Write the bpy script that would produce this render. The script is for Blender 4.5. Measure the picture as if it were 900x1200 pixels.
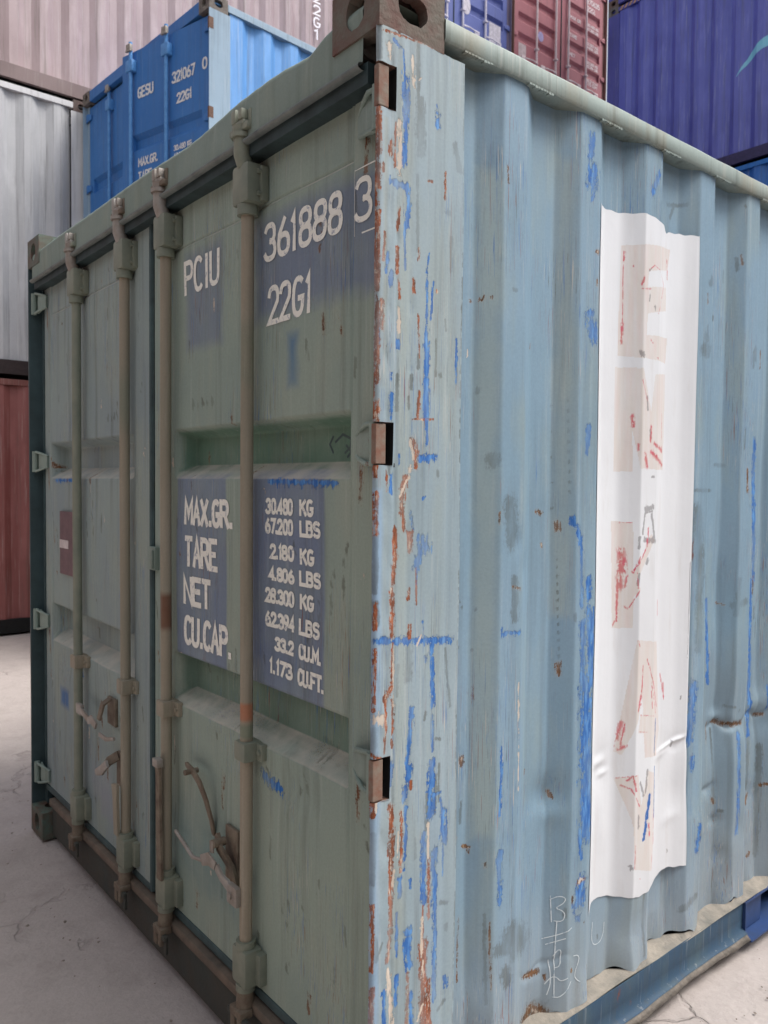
import bpy, bmesh, math, random
import numpy as np
from mathutils import Vector, Matrix
random.seed(7); RNG = np.random.default_rng(7)
for o in list(bpy.data.objects): bpy.data.objects.remove(o)
SC = bpy.context.scene
COL = SC.collection

# ---------------------------------------------------------------- camera
cam_d = bpy.data.cameras.new('camera'); cam = bpy.data.objects.new('camera', cam_d); COL.objects.link(cam)
CX, CY, CZ = -1.0150, -1.2658, 1.5561
PITCH, ROLL, YAW, FPX = -0.03587, 0.00891, 0.68675, 932.98
fw = Vector((math.cos(PITCH)*math.sin(YAW), math.cos(PITCH)*math.cos(YAW), math.sin(PITCH)))
rt = Vector((math.cos(YAW), -math.sin(YAW), 0)); up = rt.cross(fw)
r2 = math.cos(ROLL)*rt + math.sin(ROLL)*up; u2 = -math.sin(ROLL)*rt + math.cos(ROLL)*up
M = Matrix((r2, u2, -fw)).transposed().to_4x4(); M.translation = (CX, CY, CZ); cam.matrix_world = M
cam_d.sensor_fit = 'VERTICAL'; cam_d.sensor_height = 24.0; cam_d.sensor_width = 18.0
cam_d.lens = FPX/1200*24.0; cam_d.clip_start = 0.05; cam_d.clip_end = 1500
cam_d.dof.use_dof = True; cam_d.dof.focus_distance = 1.75; cam_d.dof.aperture_fstop = 5.6
SC.camera = cam
SC.render.resolution_x = 768; SC.render.resolution_y = 1024; SC.render.engine = 'CYCLES'

# ---------------------------------------------------------------- light: overcast daylight
SUN_DIR = Vector((0.34, -0.42, 0.84)).normalized()
elev = math.asin(SUN_DIR.z); azim = math.atan2(SUN_DIR.x, SUN_DIR.y)
W = bpy.data.worlds.new('World'); SC.world = W; W.use_nodes = True
wn = W.node_tree.nodes; wl = W.node_tree.links
sky = wn.new('ShaderNodeTexSky'); sky.sky_type = 'NISHITA'; sky.sun_disc = False
sky.sun_elevation = elev; sky.sun_rotation = azim; sky.air_density = 1.0; sky.dust_density = 3.0; sky.ozone_density = 1.0
hs = wn.new('ShaderNodeHueSaturation'); hs.inputs['Saturation'].default_value = 0.30      # overcast: almost grey sky
wl.new(sky.outputs[0], hs.inputs['Color']); wl.new(hs.outputs[0], wn['Background'].inputs['Color'])
wn['Background'].inputs['Strength'].default_value = 0.12
sd = bpy.data.lights.new('sun', 'SUN'); sd.energy = 1.5; sd.angle = math.radians(24); sd.color = (1.0, 0.965, 0.93)
sun = bpy.data.objects.new('sun', sd); COL.objects.link(sun); sun.rotation_euler = SUN_DIR.to_track_quat('Z', 'Y').to_euler()
SC.view_settings.view_transform = 'Standard'; SC.view_settings.look = 'None'; SC.view_settings.gamma = 1.0
SC.view_settings.exposure = 1.08

# ---------------------------------------------------------------- helpers: materials
def lin(r, g, b):
    f = lambda c: (c/255/12.92 if c/255 <= 0.04045 else ((c/255+0.055)/1.055)**2.4)
    return (f(r), f(g), f(b), 1.0)
class NT:
    def __init__(s, name):
        s.m = bpy.data.materials.new(name); s.m.use_nodes = True; s.t = s.m.node_tree
        s.b = s.t.nodes['Principled BSDF']; s.co = s.n('ShaderNodeTexCoord').outputs['Object']
    def n(s, k): return s.t.nodes.new(k)
    def put(s, sock, v):
        if hasattr(v, 'links') or isinstance(v, bpy.types.NodeSocket): s.t.links.new(v, sock)
        else: sock.default_value = v
    def noise(s, scale, stretch=(1,1,1), detail=4, rough=.55, off=0.0, dist=0.0):
        mp = s.n('ShaderNodeMapping'); mp.inputs['Scale'].default_value = stretch; mp.inputs['Location'].default_value = (off, off*.7, off*1.3)
        s.put(mp.inputs['Vector'], s.co); t = s.n('ShaderNodeTexNoise'); t.inputs['Scale'].default_value = scale
        t.inputs['Detail'].default_value = detail; t.inputs['Roughness'].default_value = rough; t.inputs['Distortion'].default_value = dist
        s.put(t.inputs['Vector'], mp.outputs[0]); return t.outputs['Fac']
    def ramp(s, v, lo, hi, a=0.0, b=1.0):
        r = s.n('ShaderNodeMapRange'); r.inputs[1].default_value = lo; r.inputs[2].default_value = hi
        r.inputs[3].default_value = a; r.inputs[4].default_value = b; s.put(r.inputs[0], v); return r.outputs[0]
    def mth(s, op, a, b=0.0, c=0.0, clamp=False):
        r = s.n('ShaderNodeMath'); r.operation = op; r.use_clamp = clamp
        for i, v in enumerate((a, b, c)): s.put(r.inputs[i], v)
        return r.outputs[0]
    def mix(s, f, a, b):
        r = s.n('ShaderNodeMix'); r.data_type = 'RGBA'; s.put(r.inputs[0], f); s.put(r.inputs[6], a); s.put(r.inputs[7], b); return r.outputs[2]
    def sep(s):
        r = s.n('ShaderNodeSeparateXYZ'); s.put(r.inputs[0], s.co); return r.outputs
    def attr(s, name):
        r = s.n('ShaderNodeAttribute'); r.attribute_name = name; return r
    def bump(s, h, dist, strength=1.0, prev=None):
        r = s.n('ShaderNodeBump'); r.inputs['Distance'].default_value = dist; r.inputs['Strength'].default_value = strength
        s.put(r.inputs['Height'], h)
        if prev is not None: s.put(r.inputs['Normal'], prev)
        return r.outputs[0]
    def done(s, col, rough=.55, normal=None, metal=0.0, spec=.5):
        s.put(s.b.inputs['Base Color'], col); s.put(s.b.inputs['Roughness'], rough); s.put(s.b.inputs['Metallic'], metal)
        s.b.inputs['Specular IOR Level'].default_value = spec
        if normal is not None: s.put(s.b.inputs['Normal'], normal)
        return s.m

BLUE = lin(40, 98, 168); BLUE2 = lin(96, 150, 205); RUST = lin(128, 66, 40); RUST2 = lin(86, 52, 38)
PALE = lin(204, 190, 174); GRIME = lin(70, 70, 58)
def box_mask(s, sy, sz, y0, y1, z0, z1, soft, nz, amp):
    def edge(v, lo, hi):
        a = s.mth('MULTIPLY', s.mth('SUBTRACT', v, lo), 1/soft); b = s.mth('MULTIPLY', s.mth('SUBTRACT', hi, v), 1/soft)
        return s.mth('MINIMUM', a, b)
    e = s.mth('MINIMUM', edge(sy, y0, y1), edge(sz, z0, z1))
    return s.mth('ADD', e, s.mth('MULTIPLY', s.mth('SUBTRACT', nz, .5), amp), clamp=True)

def paint(name, c1, c2, c3=None, rough=.55, streak=.35, chips=.25, rust=RUST, marks=False, patches=(), ripple=.003, spec=.35, dust=None, fade=.6, ledge=False, axis=1, rustpair=((98,60,44),(164,92,58),(214,190,168))):
    """old container paint: mottled base, vertical streaks, fine scratches, chips of rust"""
    s = NT(name)
    col = s.mix(s.ramp(s.noise(1.7, detail=5, off=3), .38, .62), c1, c2)
    if c3: col = s.mix(s.ramp(s.noise(9, (1,1,.25), off=9, detail=5), .5, .72, 0, .8), col, c3)
    sp = s.sep()
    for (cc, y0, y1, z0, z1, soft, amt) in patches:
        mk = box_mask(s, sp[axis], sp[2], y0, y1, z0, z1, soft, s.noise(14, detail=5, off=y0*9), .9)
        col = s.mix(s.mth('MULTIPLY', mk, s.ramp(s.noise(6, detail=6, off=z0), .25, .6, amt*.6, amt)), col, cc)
    st = s.noise(1, (26, 26, 1.1), detail=6, rough=.6)
    col = s.mix(s.ramp(st, .53, .78, 0, streak), col, GRIME)
    st2 = s.noise(1, (60, 60, 2.2), detail=4, rough=.6, off=21)
    col = s.mix(s.ramp(st2, .58, .8, 0, streak*fade), col, lin(205, 205, 198))
    fine = s.noise(160, detail=3)
    col = s.mix(s.ramp(fine, .3, .75, 0, .10), col, (0.02, 0.02, 0.02, 1))
    if dust: col = s.mix(s.ramp(sp[2], dust[1], dust[2], dust[3], 0), col, dust[0])
    sc = s.noise(7, (1, 1, .35), detail=9, rough=.72, off=5)
    rf = s.ramp(sc, .70-.09*chips, .74-.09*chips)
    rcol = s.mix(s.noise(30, detail=5), rust, RUST2)
    col = s.mix(s.mth('MULTIPLY', rf, .85), col, rcol)
    ro = s.mth('ADD', s.mth('MULTIPLY', s.noise(20, detail=5), .25), rough-.12)
    nrm = s.bump(s.noise(4.5, detail=3, off=2), ripple, .8)
    if ledge:
        gm = s.n('ShaderNodeNewGeometry'); sn = s.n('ShaderNodeSeparateXYZ'); s.put(sn.inputs[0], gm.outputs['Normal'])
        col = s.mix(s.mth('MULTIPLY', s.ramp(sn.outputs[2], .30, .62), s.ramp(s.noise(12, detail=6, off=33), .32, .6, .2, .7)), col, lin(200, 194, 180))
    if marks:
        at = s.attr('marks'); sp3 = s.n('ShaderNodeSeparateColor'); s.put(sp3.inputs[0], at.outputs['Color'])
        nz = s.mth('ADD', s.mth('MULTIPLY', s.noise(1, (140, 140, 22), detail=6, rough=.7, off=1), .6), s.mth('MULTIPLY', s.noise(75, detail=6, rough=.75, off=4), .55))
        nz2 = s.mth('ADD', s.mth('MULTIPLY', s.noise(1, (190, 190, 30), detail=6, rough=.7, off=31), .6), s.mth('MULTIPLY', s.noise(90, detail=6, rough=.75, off=44), .55))
        gate = s.ramp(s.noise(5, (1,1,.5), detail=4, off=51), .46, .62)
        for sc_, lo_, cc_, am_ in (((380,380,7), .635, BLUE, .7), ((460,460,11), .63, GRIME, .6), ((420,420,9), .65, PALE, .6), ((300,300,6), .65, rust, .7)):
            hl = s.mth('MULTIPLY', s.ramp(s.noise(1, sc_, detail=3, rough=.5, off=sc_[0]*.1), lo_, lo_+.03), s.mth('MULTIPLY', gate, am_)); col = s.mix(hl, col, cc_)
        def m(v, nzz, thr=.52, amp=5.2, w=.09):
            e = s.mth('ADD', v, s.mth('MULTIPLY', s.mth('SUBTRACT', nzz, .575), amp))
            return s.mth('MULTIPLY', s.ramp(e, thr-w, thr+w), s.ramp(v, .02, .12))
        g = m(at.outputs['Alpha'], nz2, .45, 3.2, .2); pv = s.ramp(s.noise(16, (1,1,.4), detail=5, off=17), .38, .62, .35, 1); col = s.mix(s.mth('MULTIPLY', s.mth('MULTIPLY', g, .55), pv), col, GRIME)
        b = m(sp3.outputs[0], nz); col = s.mix(s.mth('MULTIPLY', b, s.ramp(s.noise(22, (1,1,.3), detail=6, off=19), .36, .56, .45, .97)), col, s.mix(s.ramp(s.noise(90, (1,1,.2), detail=6, off=8), .46, .66), BLUE, BLUE2))
        r = m(sp3.outputs[1], nz2, .56); halo = s.mth('MULTIPLY', s.ramp(sp3.outputs[1], .0, .8), .22)
        col = s.mix(halo, col, lin(176, 150, 118)); rn = s.noise(70, (1,1,.25), detail=7, rough=.7, off=6); rc = s.mix(s.ramp(rn, .38, .6), lin(*rustpair[0]), lin(*rustpair[1])); rc = s.mix(s.ramp(rn, .58, .66), rc, lin(*rustpair[2])); col = s.mix(s.mth('MULTIPLY', r, s.ramp(s.noise(18, (1,1,.35), detail=5, off=27), .34, .54, .5, 1)), col, rc)
        wv = s.mth('MAXIMUM', m(sp3.outputs[2], nz, .62), s.mth('MULTIPLY', m(sp3.outputs[1], nz, 1.15, 3.2), .8)); col = s.mix(s.mth('MULTIPLY', wv, .9), col, PALE)
        pk = s.mth('MAXIMUM', s.mth('MAXIMUM', b, r), wv)
        nrm = s.bump(s.mth('SUBTRACT', s.mth('MULTIPLY', r, s.noise(120, detail=5)), pk), .0009, .9, nrm)
        ro = s.mth('ADD', ro, s.mth('MULTIPLY', r, .25))
    nrm = s.bump(fine, .0004, .5, nrm)
    return s.done(col, ro, nrm, spec=spec)

def flat(name, c, rough=.5, metal=0.0, var=.25, scale=20, bumpd=.0006, c2=None, spec=.5):
    s = NT(name); k = s.ramp(s.noise(scale, detail=6, rough=.65), .35, .7)
    c2 = c2 or tuple([x*(1-var*1.6) for x in c[:3]])+(1,)
    col = s.mix(k, c, c2)
    return s.done(col, s.mth('ADD', s.mth('MULTIPLY', s.noise(scale*2), .2), rough-.1), s.bump(s.noise(scale*4, detail=5), bumpd), metal, spec)

# ---------------------------------------------------------------- helpers: meshes
def link(name, me, mat=None, parent=None, smooth=False, loc=None):
    o = bpy.data.objects.new(name, me); COL.objects.link(o)
    if mat and not me.materials: me.materials.append(mat)
    if parent: o.parent = parent
    if loc: o.location = loc
    if smooth and len(me.polygons): me.polygons.foreach_set('use_smooth', [True]*len(me.polygons))
    return o
def np_mesh(name, V, F):
    me = bpy.data.meshes.new(name); V = np.asarray(V, dtype=np.float32); F = np.asarray(F, dtype=np.int32)
    me.vertices.add(len(V)); me.vertices.foreach_set('co', V.ravel())
    me.loops.add(F.size); me.loops.foreach_set('vertex_index', F.ravel())
    k = F.shape[1]; me.polygons.add(len(F)); me.polygons.foreach_set('loop_start', np.arange(0, F.size, k, dtype=np.int32))
    me.polygons.foreach_set('loop_total', np.full(len(F), k, dtype=np.int32)); me.update(calc_edges=True); me.validate(); return me
def grid(name, P, mat, parent=None, smooth=True, mask=None, attr=None, flip=False):
    n, m = P.shape[:2]; idx = np.arange(n*m).reshape(n, m)
    F = np.stack([idx[:-1,:-1], idx[1:,:-1], idx[1:,1:], idx[:-1,1:]], -1)
    if flip: F = F[..., ::-1]
    F = F[mask] if mask is not None else F.reshape(-1, 4)
    me = np_mesh(name, P.reshape(-1, 3), F)
    if attr is not None:
        a = me.color_attributes.new('marks', 'FLOAT_COLOR', 'POINT'); a.data.foreach_set('color', attr.reshape(-1, 4).astype(np.float32).ravel())
    return link(name, me, mat, parent, smooth)
class MB:
    """collects shapes that make up ONE part"""
    def __init__(s): s.v = []; s.f = []
    def add(s, V, F):
        k = len(s.v); s.v += [tuple(p) for p in V]; s.f += [tuple(i+k for i in f) for f in F]
    def box(s, x0, x1, y0, y1, z0, z1, b=0.0, rot=None, about=None):
        if b <= 0:
            V = [(x, y, z) for x in (x0, x1) for y in (y0, y1) for z in (z0, z1)]
            F = [(0,1,3,2), (4,6,7,5), (0,4,5,1), (2,3,7,6), (0,2,6,4), (1,5,7,3)]
        else:
            bm = bmesh.new(); bmesh.ops.create_cube(bm, size=1)
            for q in bm.verts: q.co = Vector(((x0+x1)/2+q.co.x*(x1-x0), (y0+y1)/2+q.co.y*(y1-y0), (z0+z1)/2+q.co.z*(z1-z0)))
            bmesh.ops.bevel(bm, geom=bm.edges[:], offset=b, segments=2, affect='EDGES', profile=.6)
            bm.verts.index_update(); V = [q.co.copy() for q in bm.verts]; F = [[q.index for q in f.verts] for f in bm.faces]; bm.free()
        if rot is not None: V = [rot @ (Vector(p)-Vector(about)) + Vector(about) for p in V]
        s.add(V, F); return s
    def tube(s, pts, r, n=14, cap=True, sq=None):
        pts = [Vector(p) for p in pts]; rs = r if isinstance(r, (list, tuple)) else [r]*len(pts); V = []; prev = None
        for i, p in enumerate(pts):
            t = (pts[min(i+1, len(pts)-1)]-pts[max(i-1, 0)]).normalized()
            if prev is None: a = Vector((1, 0, 0)) if abs(t.x) < .9 else Vector((0, 1, 0))
            else: a = prev
            a = (a - t*a.dot(t)).normalized(); prev = a; c = t.cross(a)
            for k in range(n):
                w = 2*math.pi*k/n; V.append(p + a*math.cos(w)*rs[i] + c*math.sin(w)*rs[i])
        F = [(i*n+k, i*n+(k+1) % n, (i+1)*n+(k+1) % n, (i+1)*n+k) for i in range(len(pts)-1) for k in range(n)]
        if cap: F += [tuple(range(n))[::-1], tuple((len(pts)-1)*n+k for k in range(n))]
        s.add(V, F); return s
    def bar(s, pts, w, t):
        """flat bar swept along pts, thickness t along x, width w across"""
        pts = [Vector(p) for p in pts]; V = []
        for i, p in enumerate(pts):
            d = (pts[min(i+1, len(pts)-1)]-pts[max(i-1, 0)]).normalized(); nx = Vector((1, 0, 0)); b = d.cross(nx).normalized(); nx = b.cross(d).normalized()
            ww = w[i] if isinstance(w, (list, tuple)) else w
            for a, c in ((-.5, -.35), (-.35, -.5), (.35, -.5), (.5, -.35), (.5, .35), (.35, .5), (-.35, .5), (-.5, .35)): V.append(p + b*a*ww + nx*c*t)
        F = [(i*8+k, i*8+(k+1) % 8, (i+1)*8+(k+1) % 8, (i+1)*8+k) for i in range(len(pts)-1) for k in range(8)]
        F += [tuple(range(8))[::-1], tuple((len(pts)-1)*8+k for k in range(8))]
        s.add(V, F); return s
    def build(s, name, mat, parent=None, smooth=False):
        me = bpy.data.meshes.new(name); me.from_pydata([tuple(v) for v in s.v], [], s.f); me.update()
        bm = bmesh.new(); bm.from_mesh(me); bmesh.ops.recalc_face_normals(bm, faces=bm.faces[:]); bm.to_mesh(me); bm.free()
        o = link(name, me, mat, parent)
        if smooth: me.shade_smooth(); me.set_sharp_from_angle(angle=math.radians(35))
        return o
def empty(name, label, cat, loc=(0,0,0), rz=0.0, group=None):
    o = bpy.data.objects.new(name, None); COL.objects.link(o); o.location = loc; o.rotation_euler = (0, 0, rz)
    o['label'] = label; o['category'] = cat
    if group: o['group'] = group
    return o

# ---------------------------------------------------------------- stroke lettering (stencil style, flat print)
def el(cx, cy, rx, ry, a0, a1, n=14):
    r = []
    for i in range(n+1):
        a = math.radians(a0+(a1-a0)*i/n); c, d = math.cos(a), math.sin(a)
        r.append((cx+rx*math.copysign(abs(c)**.8, c), cy+ry*math.copysign(abs(d)**.8, d)))
    return r
G = {'0': [el(.5,.5,.5,.5,0,360,22)], '1': [[(.15,.84),(.55,1),(.55,0)]], '2': [el(.5,.72,.5,.28,170,-25,10)+[(0,0),(1,0)]],
 '3': [el(.45,.75,.48,.25,160,-85,11), el(.45,.26,.55,.26,85,-160,11)], '4': [[(.78,0),(.78,1),(0,.28),(1,.28)]], '5': [[(.95,1),(.1,1),(.08,.6)]+el(.45,.32,.55,.32,110,-160,11)],
 '6': [el(.5,.28,.5,.28,0,360,18), [(.02,.34),(.1,.6),(.62,1)]], '7': [[(0,1),(1,1),(.35,0)]], '8': [el(.5,.26,.5,.26,0,360,18), el(.5,.77,.44,.23,0,360,18)],
 '9': [el(.5,.72,.5,.28,0,360,18), [(.98,.66),(.9,.4),(.38,0)]], 'P': [[(0,0),(0,1),(.6,1)]+el(.55,.75,.45,.25,80,-80,8)+[(.55,.5),(0,.5)]],
 'C': [el(.55,.5,.52,.5,50,310,16)], 'I': [[(.5,0),(.5,1)]], 'U': [[(0,1),(0,.3)]+el(.5,.28,.5,.28,180,360,10)+[(1,.3),(1,1)]],
 'G': [el(.52,.5,.5,.5,55,330,16)+[(1,.45),(.6,.45)]], 'M': [[(0,0),(0,1),(.5,.35),(1,1),(1,0)]], 'A': [[(0,0),(.5,1),(1,0)],[(.2,.36),(.8,.36)]],
 'X': [[(0,0),(1,1)],[(0,1),(1,0)]], 'R': [[(0,0),(0,1),(.6,1)]+el(.55,.75,.45,.25,80,-80,8)+[(.55,.5),(0,.5)],[(.5,.5),(1,0)]],
 'T': [[(0,1),(1,1)],[(.5,1),(.5,0)]], 'E': [[(1,1),(0,1),(0,0),(1,0)],[(0,.52),(.8,.52)]], 'N': [[(0,0),(0,1),(1,0),(1,1)]],
 'K': [[(0,0),(0,1)],[(1,1),(.05,.45)],[(.35,.6),(1,0)]], 'B': [[(0,0),(0,1),(.55,1)]+el(.5,.76,.42,.24,80,-80,8)+[(.5,.52)]+el(.5,.26,.5,.26,80,-80,8)+[(.5,0),(0,0)],[(0,.52),(.5,.52)]],
 'L': [[(0,1),(0,0),(1,0)]], 'S': [el(.5,.76,.48,.24,30,250,11)+el(.5,.26,.5,.26,75,-150,11)], 'F': [[(1,1),(0,1),(0,0)],[(0,.52),(.8,.52)]],
 'O': [el(.5,.5,.5,.5,0,360,22)], '.': [[(.4,0),(.4,.09)]], 'H': [[(0,0),(0,1)],[(1,0),(1,1)],[(0,.52),(1,.52)]], 'D': [[(0,0),(0,1),(.4,1)]+el(.4,.5,.6,.5,85,-85,10)+[(.4,0),(0,0)]],
 'W': [[(0,1),(.25,0),(.5,.7),(.75,0),(1,1)]]}
def ribbon(mb, pts, w, f, off):
    """pts in (u, v); f(u, v, off) -> 3D; flat ribbon"""
    n = len(pts); V = []
    for i in range(n):
        a = Vector(pts[max(i-1, 0)]); b = Vector(pts[min(i+1, n-1)]); p = Vector(pts[i])
        d0 = (p-a).normalized() if i else (b-p).normalized(); d1 = (b-p).normalized() if i < n-1 else d0
        d = (d0+d1); d = d.normalized() if d.length > 1e-6 else d1; nn = Vector((-d.y, d.x)); k = 1/max(.45, abs(nn.dot(Vector((-d1.y, d1.x)))))
        e = d0*0
        if i == 0: e = -d1*w*.35
        if i == n-1: e = d0*w*.35
        for sgn in (1, -1): q = p+e+nn*sgn*w*.5*k; V.append(f(q.x, q.y, off))
    mb.add(V, [(2*i, 2*i+1, 2*i+3, 2*i+2) for i in range(n-1)])
def text(name, s, y0, y1, z0, z1, x, mat, parent, stroke=.012, gap=.28, surf=None):
    """text on a face that looks to -x: reads from y0 (left, larger y) to y1"""
    ws = [(.45 if c in '1I' else .28 if c in '.,' else .6 if c == ' ' else 1.2 if c in 'MW' else 1.0) for c in s]
    tot = sum(ws)+gap*(len(s)-1); k = (y0-y1)/tot; y = y0; mb = MB(); h = z1-z0; j = 0
    for c, w in zip(s, ws):
        for st in G.get(c, []):
            pts = [(u*w*k*.94, stroke*.5+v*(h-stroke)) for u, v in st]; j += 1
            ribbon(mb, pts, stroke, lambda a, b, o, y=y: ((surf(y-a, z0+b) if surf else x)-o, y-a, z0+b), .0006*(j % 3))
        y -= (w+gap)*k
    return mb.build(name, mat, parent)
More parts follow.
